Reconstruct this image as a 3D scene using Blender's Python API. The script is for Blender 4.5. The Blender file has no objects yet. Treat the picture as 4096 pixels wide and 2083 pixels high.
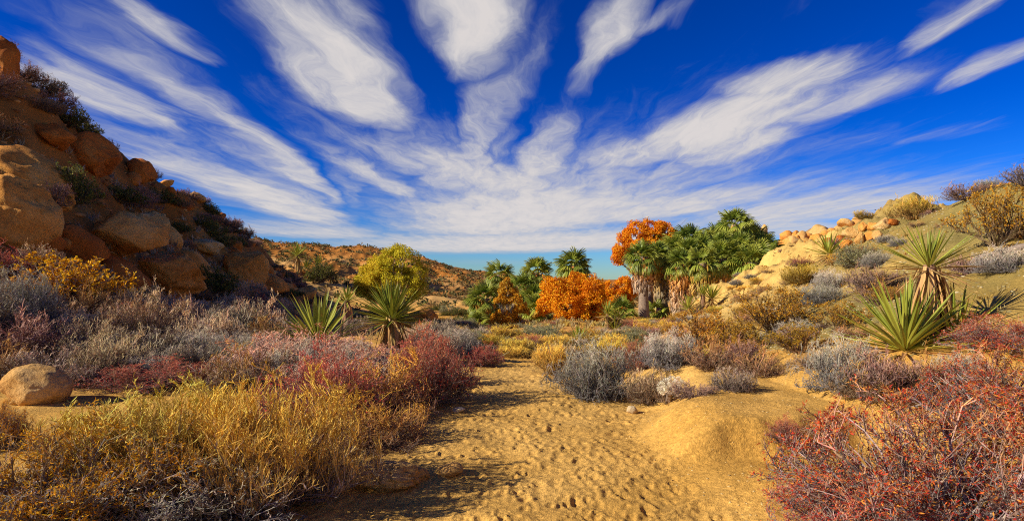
import bpy, bmesh, math
import numpy as np
from mathutils import Vector, Matrix

# ------------------------------------------------------------------ camera, sky, sun, exposure
SC = bpy.context.scene
COL = SC.collection
F, CX, HY, EYE = 610.0, 512.0, 278.0, 1.6          # focal length in px of a 1024 px frame, horizon row, eye height
cam = bpy.data.cameras.new('camera'); cam_o = bpy.data.objects.new('camera', cam); COL.objects.link(cam_o)
cam.sensor_width = 36.0; cam.lens = F / 1024 * 36; cam.shift_y = (HY - 260) / 1024
cam.clip_start = 0.05; cam.clip_end = 6000
cam_o.location = (0, 0, EYE); cam_o.rotation_euler = (math.radians(90), 0, 0)
SC.camera = cam_o

SUN_EL, SUN_AZ = 28.0, 252.0                         # degrees; azimuth clockwise from +Y
se, sa = math.radians(SUN_EL), math.radians(SUN_AZ)
to_sun = Vector((math.sin(sa) * math.cos(se), math.cos(sa) * math.cos(se), math.sin(se)))
sl = bpy.data.lights.new('sun', 'SUN'); sl.energy = 4.6; sl.angle = math.radians(0.5); sl.color = (1.0, 0.90, 0.74)
so = bpy.data.objects.new('sun', sl); COL.objects.link(so)
so.rotation_euler = (-to_sun).to_track_quat('-Z', 'Y').to_euler(); so.location = to_sun * 50

SC.view_settings.view_transform = 'Standard'; SC.view_settings.look = 'None'
SC.view_settings.exposure = 0.55; SC.view_settings.gamma = 1.0
SC.render.engine = 'CYCLES'
SC.cycles.use_denoising = False
SC.cycles.max_bounces = 6; SC.cycles.transparent_max_bounces = 4
SC.render.filter_size = 1.1 if hasattr(SC.render, 'filter_size') else 1.5
SC.cycles.filter_width = 1.1

def build_world():
    w = bpy.data.worlds.new('World'); SC.world = w; w.use_nodes = True
    nt = w.node_tree; N = nt.nodes; L = nt.links; N.clear()
    def nd(t, **k):
        n = N.new(t)
        for a, b in k.items(): setattr(n, a, b)
        return n
    def math_(op, a, b=None, clamp=False):
        n = nd('ShaderNodeMath', operation=op); n.use_clamp = clamp
        for i, v in enumerate((a, b)):
            if v is None: continue
            if isinstance(v, (int, float)): n.inputs[i].default_value = v
            else: L.new(v, n.inputs[i])
        return n.outputs[0]
    tc = nd('ShaderNodeTexCoord')
    sep = nd('ShaderNodeSeparateXYZ'); L.new(tc.outputs['Generated'], sep.inputs[0])
    zc = math_('MAXIMUM', sep.outputs[2], 0.012)
    u = math_('DIVIDE', sep.outputs[0], zc); v = math_('DIVIDE', sep.outputs[1], zc)
    uv = nd('ShaderNodeCombineXYZ'); L.new(u, uv.inputs[0]); L.new(v, uv.inputs[1])
    # warp of the cloud sheet, finer close overhead, broader towards the horizon
    def noise(vec, sx, sy, scale, detail, rough, seed, rot=0.0):
        m = nd('ShaderNodeMapping'); m.inputs['Scale'].default_value = (sx, sy, 1); m.inputs['Location'].default_value = (seed, seed * 1.7, seed * .3)
        m.inputs['Rotation'].default_value = (0, 0, rot)
        L.new(vec, m.inputs[0])
        n = nd('ShaderNodeTexNoise'); n.inputs['Scale'].default_value = scale; n.inputs['Detail'].default_value = detail
        n.inputs['Roughness'].default_value = rough; L.new(m.outputs[0], n.inputs['Vector'])
        return n
    wn = noise(uv.outputs[0], 1.5, .55, 1.0, 3, .6, 3.1)
    ws = nd('ShaderNodeVectorMath', operation='SUBTRACT'); L.new(wn.outputs['Color'], ws.inputs[0]); ws.inputs[1].default_value = (.5, .5, .5)
    wm = nd('ShaderNodeVectorMath', operation='MULTIPLY'); L.new(ws.outputs[0], wm.inputs[0]); wm.inputs[1].default_value = (.6, 1.2, 0)
    wa = nd('ShaderNodeVectorMath', operation='ADD'); L.new(uv.outputs[0], wa.inputs[0]); L.new(wm.outputs[0], wa.inputs[1])
    wn2 = noise(wa.outputs[0], 5.0, 1.6, 1.0, 4, .6, 8.4)
    ws2 = nd('ShaderNodeVectorMath', operation='SUBTRACT'); L.new(wn2.outputs['Color'], ws2.inputs[0]); ws2.inputs[1].default_value = (.5, .5, .5)
    wm2 = nd('ShaderNodeVectorMath', operation='MULTIPLY'); L.new(ws2.outputs[0], wm2.inputs[0]); wm2.inputs[1].default_value = (.13, .45, 0)
    wb = nd('ShaderNodeVectorMath', operation='ADD'); L.new(wa.outputs[0], wb.inputs[0]); L.new(wm2.outputs[0], wb.inputs[1])
    P = wb.outputs[0]
    def tou(px, py):
        k = max(HY - py, 3.0); return np.array([(px - CX) / k, F / k])
    # cloud banks as long soft ellipses lying on the cloud sheet: (x0,y0) (x1,y1) half width, weight
    BANKS = [((20, -30), (350, 212), 16, .95), ((60, -40), (190, 70), 13, .8), ((-60, 20), (170, 135), 22, .85), ((20, 88), (350, 232), 26, 1.05), ((90, 60), (345, 205), 12, .7),
             ((215, -120), (392, 140), 40, 1.05), ((330, -60), (375, 60), 20, .6), ((295, 122), (430, 208), 13, .85), ((325, 140), (365, 215), 11, .55), ((385, 60), (440, 190), 10, .35),
             ((440, -200), (476, 85), 38, 1.1), ((545, 20), (430, 190), 17, .95), ((425, 100), (455, 205), 30, .95), ((505, 90), (470, 200), 22, .7), ((565, 95), (525, 190), 20, 1.0),
             ((645, -60), (585, 88), 17, 1.0), ((598, 42), (685, 5), 10, .75),
             ((1060, -40), (890, 66), 11, 1.0), ((930, 52), (630, 165), 24, 1.1), ((860, 55), (730, 115), 26, 1.0), ((700, 125), (580, 175), 15, .95), ((830, 100), (680, 175), 16, .95),
             ((1080, 20), (930, 92), 8, .9), ((1040, 118), (850, 148), 5, .4), ((1080, 158), (690, 232), 20, 1.0),
             ((350, 216), (660, 222), 34, 1.15), ((425, 185), (580, 175), 36, 1.0), ((550, 205), (740, 212), 24, .95), ((220, 210), (360, 242), 18, .9), ((300, 234), (660, 250), 20, 1.1),
             ((550, 242), (720, 238), 15, .9), ((720, 236), (930, 222), 20, .9), ((430, 262), (560, 262), 2.2, .55)]
    ACC = [None]
    def add_bank(C, d, half, wid, wt):
        m = nd('ShaderNodeMapping', vector_type='TEXTURE')
        m.inputs['Location'].default_value = (C[0], C[1], 0); m.inputs['Rotation'].default_value = (0, 0, math.atan2(d[1], d[0]))
        m.inputs['Scale'].default_value = (half * 1.4, wid * 2.55, 1)
        L.new(P, m.inputs[0])
        ln = nd('ShaderNodeVectorMath', operation='LENGTH'); L.new(m.outputs[0], ln.inputs[0])
        mr = nd('ShaderNodeMapRange', interpolation_type='SMOOTHSTEP'); L.new(ln.outputs['Value'], mr.inputs[0])
        mr.inputs[1].default_value = 1.0; mr.inputs[2].default_value = 0.15; mr.inputs[3].default_value = 0; mr.inputs[4].default_value = wt
        ACC[0] = mr.outputs[0] if ACC[0] is None else math_('MAXIMUM', ACC[0], mr.outputs[0])
    REST = [((-4.6, -12), (-4.2, -2.2), .7), ((-2.7, -9), (-2.4, -1.8), .55), ((-1.3, -9), (-.9, -1.6), .5), ((-.2, -6), (-.1, -.6), .4), ((.9, -9), (.8, -1.6), .5), ((2.2, -9), (2.0, -1.8), .6), ((3.8, -12), (3.6, -2.2), .7), ((6.5, -12), (6.4, -1), 1.0), ((-7.5, -12), (-7, 2), 1.0), ((-11, -12), (-11, 9), 1.4), ((11, -12), (11, 5), 1.4)]  # unseen cloud banks overhead and behind, added to warm the blue shade
    for a, b, hw, wt in BANKS:
        A, B = tou(*a), tou(*b)
        mp = ((a[0] + b[0]) / 2, (a[1] + b[1]) / 2)
        M = tou(*mp)
        d = B - A; half = np.linalg.norm(d) / 2; d /= 2 * half
        t = np.array([b[0] - a[0], b[1] - a[1]], float); t /= np.linalg.norm(t)
        O1, O2 = tou(mp[0] - t[1] * hw, mp[1] + t[0] * hw), tou(mp[0] + t[1] * hw, mp[1] - t[0] * hw)
        nrm = np.array([-d[1], d[0]]); wid = min(abs((O1 - M) @ nrm), abs((O2 - M) @ nrm))
        C = (A + B) / 2
        add_bank(C, d, half, wid, wt)
    for a, b, wid in REST:
        A, B = np.array(a, float), np.array(b, float); d = B - A; half = np.linalg.norm(d) / 2; add_bank((A + B) / 2, d / (2 * half), half, wid, .95)
    acc = ACC[0]
    n1 = noise(P, 5.5, .75, 1.0, 8, .66, 11.3, .06)       # streaky fibres
    n2 = noise(P, 2.6, 1.2, 1.0, 9, .68, 27.7)            # ragged edges
    n3 = noise(P, .55, .3, 1.0, 3, .5, 41.0)              # broad thick and thin
    f = math_('ADD', math_('MULTIPLY', n1.outputs['Fac'], .55), math_('MULTIPLY', n2.outputs['Fac'], .45))
    calm = nd('ShaderNodeMapRange'); L.new(sep.outputs[2], calm.inputs[0]); calm.inputs[1].default_value = .03; calm.inputs[2].default_value = .22; calm.inputs[3].default_value = .35; calm.inputs[4].default_value = 1.0
    amp = math_('MULTIPLY', calm.outputs[0], math_('ADD', math_('MULTIPLY', acc, .6), .5))
    dens = math_('ADD', math_('MULTIPLY', acc, .80), math_('MULTIPLY', math_('MULTIPLY', math_('SUBTRACT', f, .5), 1.75), amp))
    dens = math_('ADD', dens, math_('MULTIPLY', math_('SUBTRACT', n3.outputs['Fac'], .5), .30))
    al = nd('ShaderNodeMapRange', interpolation_type='SMOOTHSTEP'); L.new(dens, al.inputs[0])
    al.inputs[1].default_value = .10; al.inputs[2].default_value = .92
    thick = nd('ShaderNodeMapRange'); L.new(dens, thick.inputs[0]); thick.inputs[1].default_value = .3; thick.inputs[2].default_value = 1.0
    # clear strip along the horizon
    low = nd('ShaderNodeMapRange', interpolation_type='SMOOTHSTEP'); L.new(sep.outputs[2], low.inputs[0])
    low.inputs[1].default_value = .012; low.inputs[2].default_value = .045
    alpha = math_('MULTIPLY', math_('MULTIPLY', al.outputs[0], low.outputs[0]), .97)
    sky = nd('ShaderNodeTexSky', sky_type='NISHITA'); sky.sun_disc = False
    sky.sun_elevation = se; sky.sun_rotation = sa; sky.altitude = 1200; sky.air_density = 1.0; sky.dust_density = 0.15; sky.ozone_density = 3.0
    hs = nd('ShaderNodeHueSaturation'); hs.inputs['Saturation'].default_value = 1.5; L.new(sky.outputs[0], hs.inputs['Color'])
    tint = nd('ShaderNodeMix', data_type='RGBA', blend_type='MULTIPLY'); tint.inputs[0].default_value = 1
    k1 = nd('ShaderNodeVectorMath', operation='SCALE'); k1.inputs['Scale'].default_value = .16; L.new(hs.outputs[0], k1.inputs[0])
    gm = nd('ShaderNodeGamma'); gm.inputs[1].default_value = 1.35; L.new(k1.outputs[0], gm.inputs[0])
    k2 = nd('ShaderNodeVectorMath', operation='SCALE'); k2.inputs['Scale'].default_value = 6.25; L.new(gm.outputs[0], k2.inputs[0])
    L.new(k2.outputs[0], tint.inputs[6]); tint.inputs[7].default_value = (.26, .39, .66, 1)
    cc = nd('ShaderNodeMix', data_type='RGBA'); L.new(thick.outputs[0], cc.inputs[0])
    cc.inputs[6].default_value = (2.2, 2.4, 2.8, 1); cc.inputs[7].default_value = (4.0, 3.75, 3.65, 1)
    mx = nd('ShaderNodeMix', data_type='RGBA'); L.new(alpha, mx.inputs[0]); L.new(tint.outputs[2], mx.inputs[6]); L.new(cc.outputs[2], mx.inputs[7])
    bg = nd('ShaderNodeBackground'); bg.inputs[1].default_value = 0.125; L.new(mx.outputs[2], bg.inputs[0])
    out = nd('ShaderNodeOutputWorld'); L.new(bg.outputs[0], out.inputs[0])
    w.cycles.sampling_method = 'MANUAL'; w.cycles.sample_map_resolution = 512
build_world()

# ------------------------------------------------------------------ helpers
def hash3(i, j, k, seed):
    n = (i * 374761393 + j * 668265263 + k * 2147483647 + seed * 974634777) & 0xffffffff
    n = ((n ^ (n >> 13)) * 1274126177) & 0xffffffff
    n = ((n ^ (n >> 16)) * 2246822519) & 0xffffffff
    return ((n >> 8) & 0xffff) / 65535.0
def noise3(x, y, z, seed=0):
    x, y, z = np.broadcast_arrays(np.asarray(x, float), np.asarray(y, float), np.asarray(z, float))
    xi, yi, zi = np.floor(x).astype(np.int64), np.floor(y).astype(np.int64), np.floor(z).astype(np.int64)
    fx, fy, fz = x - xi, y - yi, z - zi
    fx, fy, fz = [t * t * t * (t * (t * 6 - 15) + 10) for t in (fx, fy, fz)]
    r = 0
    for a in (0, 1):
        for b in (0, 1):
            for c in (0, 1):
                r = r + hash3(xi + a, yi + b, zi + c, seed) * (fx if a else 1 - fx) * (fy if b else 1 - fy) * (fz if c else 1 - fz)
    return r * 2 - 1
def noise2(x, y, seed=0):
    x, y = np.broadcast_arrays(np.asarray(x, float), np.asarray(y, float))
    xi, yi = np.floor(x).astype(np.int64), np.floor(y).astype(np.int64)
    fx, fy = x - xi, y - yi
    fx, fy = [t * t * t * (t * (t * 6 - 15) + 10) for t in (fx, fy)]
    r = 0
    for a in (0, 1):
        for b in (0, 1):
            r = r + hash3(xi + a, yi + b, 0, seed) * (fx if a else 1 - fx) * (fy if b else 1 - fy)
    return r * 2 - 1
def fbm2(x, y, seed, octaves=4, gain=.5):
    r, a = 0, 1.0
    for o in range(octaves):
        r = r + a * noise2(x * 2 ** o + 17.3 * o, y * 2 ** o - 9.1 * o, seed + o); a *= gain
    return r
def sstep(a, b, x):
    t = np.clip((x - a) / (b - a), 0, 1); return t * t * (3 - 2 * t)
def unit(v): return v / np.maximum(np.linalg.norm(v, axis=-1, keepdims=True), 1e-9)

class MB:
    def __init__(s): s.v, s.q, s.c, s.n = [], [], [], 0
    def add(s, V, Q, C):
        V = np.asarray(V, float).reshape(-1, 3); Q = np.asarray(Q).reshape(-1, 4)
        C = np.asarray(C, float); C = np.broadcast_to(C, V.shape) if C.ndim == 1 else C.reshape(-1, 3)
        s.v.append(V); s.q.append(Q + s.n); s.c.append(C); s.n += len(V)
    def mesh(s, name, mat, smooth=False):
        V = np.concatenate(s.v); Q = np.concatenate(s.q); C = np.concatenate(s.c)
        return quad_mesh(name, V, Q, C, mat, smooth)
def quad_mesh(name, V, Q, C, mat, smooth=False):
    me = bpy.data.meshes.new(name)
    me.vertices.add(len(V)); me.vertices.foreach_set('co', np.ascontiguousarray(V, np.float32).ravel())
    me.loops.add(len(Q) * 4); me.loops.foreach_set('vertex_index', np.ascontiguousarray(Q, np.int32).ravel())
    me.polygons.add(len(Q)); me.polygons.foreach_set('loop_start', np.arange(0, len(Q) * 4, 4, dtype=np.int32))
    me.polygons.foreach_set('use_smooth', np.full(len(Q), smooth))
    me.update(calc_edges=True)
    at = me.attributes.new('Col', 'FLOAT_COLOR', 'POINT')
    at.data.foreach_set('color', np.concatenate([np.clip(C, 0, 1), np.ones((len(C), 1))], 1).astype(np.float32).ravel())
    me.materials.append(mat)
    return me
def tubes(mb, P, R, C, sides=3):
    """P (N,K,3) polylines, R (N,K) radii, C (N,K,3) colours."""
    N, K, _ = P.shape
    T = unit(np.gradient(P, axis=1))
    ref = np.where(np.abs(T[..., 2:3]) > .9, np.array([1., 0, 0]), np.array([0, 0, 1.]))
    A = unit(np.cross(T, ref)); B = np.cross(T, A)
    an = np.arange(sides) * 2 * np.pi / sides
    V = P[:, :, None] + R[:, :, None, None] * (A[:, :, None] * np.cos(an)[:, None] + B[:, :, None] * np.sin(an)[:, None])
    base = (np.arange(N) * K * sides)[:, None, None] + (np.arange(K - 1) * sides)[None, :, None]
    j = np.arange(sides if sides > 2 else 1)[None, None]; j2 = (j + 1) % sides
    Q = np.stack([base + j, base + j2, base + sides + j2, base + sides + j], -1)
    mb.add(V, Q, np.repeat(C[:, :, None], sides, 2).reshape(-1, 3))
def leaves(mb, P, D, W, C, fold=.0):
    """diamond leaves: P base, D length vector, W half width vector."""
    n = len(P)
    V = np.stack([P, P + D * .45 + W, P + D, P + D * .45 - W], 1)
    Q = np.arange(n * 4).reshape(n, 4)
    mb.add(V, Q, np.repeat(C[:, None], 4, 1).reshape(-1, 3))

def obj(name, mesh, parent=None, mat4=None):
    o = bpy.data.objects.new(name, mesh); COL.objects.link(o)
    if parent is not None: o.parent = parent
    if mat4 is not None: o.matrix_basis = mat4
    return o
def tag(o, label, cat, group=None, kind=None):
    o['label'] = label
    if cat: o['category'] = cat
    if group: o['group'] = group
    if kind: o['kind'] = kind
    return o
def thing(name, label, cat, loc, rz=0.0, scale=(1, 1, 1), group=None):
    o = bpy.data.objects.new(name, None); COL.objects.link(o); o.empty_display_size = .2
    o.location = loc; o.rotation_euler = (0, 0, rz); o.scale = scale
    return tag(o, label, cat, group)

# ------------------------------------------------------------------ materials
def col_material(name, rough=.85, spec=.15, transl=0.0, hue=.02, val=.25, grain=0, grain_amt=.3, bump=0, bump_scale=20, bump_dist=.02):
    m = bpy.data.materials.new(name); m.use_nodes = True
    nt = m.node_tree; N, L = nt.nodes, nt.links
    b = N['Principled BSDF']; b.inputs['Roughness'].default_value = rough; b.inputs['Specular IOR Level'].default_value = spec
    a = N.new('ShaderNodeAttribute'); a.attribute_name = 'Col'
    oi = N.new('ShaderNodeObjectInfo')
    h = N.new('ShaderNodeHueSaturation'); L.new(a.outputs['Color'], h.inputs['Color'])
    mr = N.new('ShaderNodeMapRange'); L.new(oi.outputs['Random'], mr.inputs[0]); mr.inputs[3].default_value = 1 - val; mr.inputs[4].default_value = 1 + val
    L.new(mr.outputs[0], h.inputs['Value'])
    mh = N.new('ShaderNodeMapRange'); L.new(oi.outputs['Random'], mh.inputs[0]); mh.inputs[3].default_value = .5 + hue; mh.inputs[4].default_value = .5 - hue
    L.new(mh.outputs[0], h.inputs['Hue'])
    colour = h.outputs[0]
    tc = N.new('ShaderNodeTexCoord')
    if grain:
        n = N.new('ShaderNodeTexNoise'); n.inputs['Scale'].default_value = grain; n.inputs['Detail'].default_value = 6; L.new(tc.outputs['Object'], n.inputs['Vector'])
        g = N.new('ShaderNodeMapRange'); L.new(n.outputs['Fac'], g.inputs[0]); g.inputs[1].default_value = .25; g.inputs[2].default_value = .75
        g.inputs[3].default_value = 1 - grain_amt; g.inputs[4].default_value = 1 + grain_amt
        x = N.new('ShaderNodeMix'); x.data_type = 'RGBA'; x.blend_type = 'MULTIPLY'; x.inputs[0].default_value = 1
        L.new(colour, x.inputs[6]); L.new(g.outputs[0], x.inputs[7]); colour = x.outputs[2]
    if bump:
        n = N.new('ShaderNodeTexNoise'); n.inputs['Scale'].default_value = bump_scale; n.inputs['Detail'].default_value = 8; L.new(tc.outputs['Object'], n.inputs['Vector'])
        bp = N.new('ShaderNodeBump'); bp.inputs['Strength'].default_value = bump; bp.inputs['Distance'].default_value = bump_dist
        L.new(n.outputs['Fac'], bp.inputs['Height']); L.new(bp.outputs[0], b.inputs['Normal'])
    L.new(colour, b.inputs['Base Color'])
    if transl:
        t = N.new('ShaderNodeBsdfTranslucent'); L.new(colour, t.inputs[0])
        mx = N.new('ShaderNodeMixShader'); mx.inputs[0].default_value = transl
        L.new(b.outputs[0], mx.inputs[1]); L.new(t.outputs[0], mx.inputs[2]); L.new(mx.outputs[0], N['Material Output'].inputs[0])
    return m
M_TWIG = col_material('dry_twig', val=.22, hue=.015)
M_LEAF = col_material('small_leaf', transl=.3, val=.15, hue=.012)
M_TREE = col_material('tree_leaf', transl=.35, val=.05, hue=.005)
M_BARK = col_material('bark', grain=9, grain_amt=.45, bump=.8, bump_scale=14, bump_dist=.04)
M_YUCCA = col_material('yucca_leaf', rough=.5, spec=.35, transl=.12, val=.28, hue=.02)
M_DEAD = col_material('dead_leaf', rough=.8, transl=.15, val=.35, hue=.015)
M_FROND = col_material('palm_frond', rough=.45, spec=.4, transl=.2, val=.3, hue=.02)
M_THATCH = col_material('palm_thatch', rough=.9, transl=.1, val=.12)
M_CHOLLA = col_material('cactus_spine', rough=.8, transl=.2, val=.1)

def ground_material():
    m = bpy.data.materials.new('desert_ground'); m.use_nodes = True
    nt = m.node_tree; N, L = nt.nodes, nt.links
    b = N['Principled BSDF']; b.inputs['Roughness'].default_value = .95; b.inputs['Specular IOR Level'].default_value = .08
    a = N.new('ShaderNodeAttribute'); a.attribute_name = 'Col'
    tc = N.new('ShaderNodeTexCoord')
    def noise(sc, det, rough=.6):
        n = N.new('ShaderNodeTexNoise'); n.inputs['Scale'].default_value = sc; n.inputs['Detail'].default_value = det; n.inputs['Roughness'].default_value = rough
        L.new(tc.outputs['Object'], n.inputs['Vector']); return n.outputs['Fac']
    def rng_(x, a0, a1, b0, b1):
        r = N.new('ShaderNodeMapRange'); L.new(x, r.inputs[0])
        for i, v in enumerate((a0, a1, b0, b1)): r.inputs[i + 1].default_value = v
        return r.outputs[0]
    def mul(c, f):
        x = N.new('ShaderNodeMix'); x.data_type = 'RGBA'; x.blend_type = 'MULTIPLY'; x.inputs[0].default_value = 1
        L.new(c, x.inputs[6]); L.new(f, x.inputs[7]); return x.outputs[2]
    c = mul(a.outputs['Color'], rng_(noise(1.7, 6), .3, .7, .78, 1.18))
    c = mul(c, rng_(noise(38, 5), .3, .7, .72, 1.22))
    vo = N.new('ShaderNodeTexVoronoi'); vo.inputs['Scale'].default_value = 46; L.new(tc.outputs['Object'], vo.inputs['Vector'])
    spk = rng_(vo.outputs['Color'], .0, 1.0, .8, 1.2); c = mul(c, spk)
    L.new(c, b.inputs['Base Color'])
    h = N.new('ShaderNodeMath'); h.operation = 'ADD'; L.new(noise(16, 8, .7), h.inputs[0])
    h2 = N.new('ShaderNodeMath'); h2.operation = 'MULTIPLY'; L.new(noise(90, 4, .6), h2.inputs[0]); h2.inputs[1].default_value = .35
    L.new(h2.outputs[0], h.inputs[1])
    bp = N.new('ShaderNodeBump'); bp.inputs['Strength'].default_value = .75; bp.inputs['Distance'].default_value = .035
    L.new(h.outputs[0], bp.inputs['Height']); L.new(bp.outputs[0], b.inputs['Normal'])
    return m
M_GROUND = ground_material()

def rock_material(name, c1, c2, c3, scale=1.0):
    m = bpy.data.materials.new(name); m.use_nodes = True
    nt = m.node_tree; N, L = nt.nodes, nt.links
    b = N['Principled BSDF']; b.inputs['Roughness'].default_value = .9; b.inputs['Specular IOR Level'].default_value = .12
    tc = N.new('ShaderNodeTexCoord'); oi = N.new('ShaderNodeObjectInfo')
    ad = N.new('ShaderNodeVectorMath'); ad.operation = 'ADD'; L.new(tc.outputs['Object'], ad.inputs[0])
    ml = N.new('ShaderNodeVectorMath'); ml.operation = 'SCALE'; ml.inputs[0].default_value = (40, 17, 9); L.new(oi.outputs['Random'], ml.inputs['Scale']); L.new(ml.outputs[0], ad.inputs[1])
    def noise(sc, det, rough=.6):
        n = N.new('ShaderNodeTexNoise'); n.inputs['Scale'].default_value = sc; n.inputs['Detail'].default_value = det; n.inputs['Roughness'].default_value = rough
        L.new(ad.outputs[0], n.inputs['Vector']); return n.outputs['Fac']
    r = N.new('ShaderNodeValToRGB'); L.new(noise(.8 * scale, 7, .65), r.inputs[0])
    e = r.color_ramp.elements; e[0].position = .3; e[0].color = (*c1, 1); e[1].position = .7; e[1].color = (*c3, 1)
    k = e.new(.5); k.color = (*c2, 1)
    g = N.new('ShaderNodeMapRange'); L.new(noise(24 * scale, 5, .7), g.inputs[0]); g.inputs[1].default_value = .3; g.inputs[2].default_value = .7; g.inputs[3].default_value = .7; g.inputs[4].default_value = 1.25
    x = N.new('ShaderNodeMix'); x.data_type = 'RGBA'; x.blend_type = 'MULTIPLY'; x.inputs[0].default_value = 1
    L.new(r.outputs[0], x.inputs[6]); L.new(g.outputs[0], x.inputs[7]); L.new(x.outputs[2], b.inputs['Base Color'])
    h = N.new('ShaderNodeMath'); h.operation = 'ADD'; L.new(noise(3.5 * scale, 9, .7), h.inputs[0])
    h2 = N.new('ShaderNodeMath'); h2.operation = 'MULTIPLY'; L.new(noise(30 * scale, 5, .7), h2.inputs[0]); h2.inputs[1].default_value = .2; L.new(h2.outputs[0], h.inputs[1])
    bp = N.new('ShaderNodeBump'); bp.inputs['Strength'].default_value = .8; bp.inputs['Distance'].default_value = .14 / scale
    L.new(h.outputs[0], bp.inputs['Height']); L.new(bp.outputs[0], b.inputs['Normal'])
    return m
M_ROCK = rock_material('orange_granite', (.50, .17, .025), (.72, .32, .065), (.80, .48, .15))
M_ROCKD = rock_material('red_brown_granite', (.32, .08, .014), (.52, .16, .026), (.62, .25, .05))
M_ROCKT = rock_material('tan_granite', (.50, .22, .05), (.64, .36, .11), (.74, .52, .24))
M_ROCKG = rock_material('pale_grey_stone', (.34, .23, .11), (.52, .38, .20), (.66, .54, .34), 4.0)

# ------------------------------------------------------------------ terrain
LY  = [-60, -20,   0,   9,   20,   30,   40,   60,   75,  100,  130]
LFX = [-5,   -6, -5.5, -6.5, -9.0, -11, -12.5, -17, -21, -30, -40]
LRY = [-60, -20,   0,   10,   20,   22,   27,   31,   38,   47,   62,   72,  95, 130]
LRX = [-16, -16, -16,  -17, -18.2, -18.6, -20, -20.9, -22.5, -24, -27.7, -30.2, -40, -55]
LRZ = [1.0, 1.0, 1.6,  4.2,  8.6,  9.2,  9.2,  8.6,  7.9,  7.4,  6.1,  5.3, 2.0, 0]  # ridge out of view near the eye shaped low to let sun onto the brush
RY  = [-60,  0,   3,   7,   12,  20,  30,  39,  60]
RFX = [4.0, 3.6, 3.4, 3.0, 3.3, 4.8, 7.6, 9.6, 14]
RRY = [-60,  0,   10,   15,   17,   20,   24,   28,   33,   39,  60]
RRX = [12,  12,  12.4, 12.6, 13.2, 14,  15.1, 16,  16.9, 17.2, 19]
RRZ = [4.0, 4.4, 4.3,  4.05, 4.1,  4.0, 4.2,  3.85, 3.6, 3.5, 2.5]
FX  = [-140, -67, -56, -37, -24, -16, -3, 6, 20, 60]
FZ  = [16,  14.8, 13.4, 12.2, 9.6, 7.0, 5.6, 3.6, .8, 0]
def path_edges(y):
    l = np.interp(y, [0, 3, 4, 5, 6, 7, 8, 10, 12, 14, 18, 24], [-1.2, -1.6, -1.9, -1.6, -1.35, -.85, -.62, -.66, -.5, -.38, -.2, .2])
    r = np.interp(y, [0, 3, 4, 5, 6, 7, 8, 10, 12, 14, 18, 24], [1.6, 1.5, 1.35, 1.2, 1.1, 1.45, 1.55, 1.0, .5, .4, .45, .7])
    return l, r
def hill_left_t(x, y):
    fx = np.interp(y, LY, LFX); rx = np.interp(y, LRY, LRX); return (fx - x) / (fx - rx)
def hill_right_t(x, y):
    fx = np.interp(y, RY, RFX); rx = np.interp(y, RRY, RRX); return (x - fx) / (rx - fx)
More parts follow.
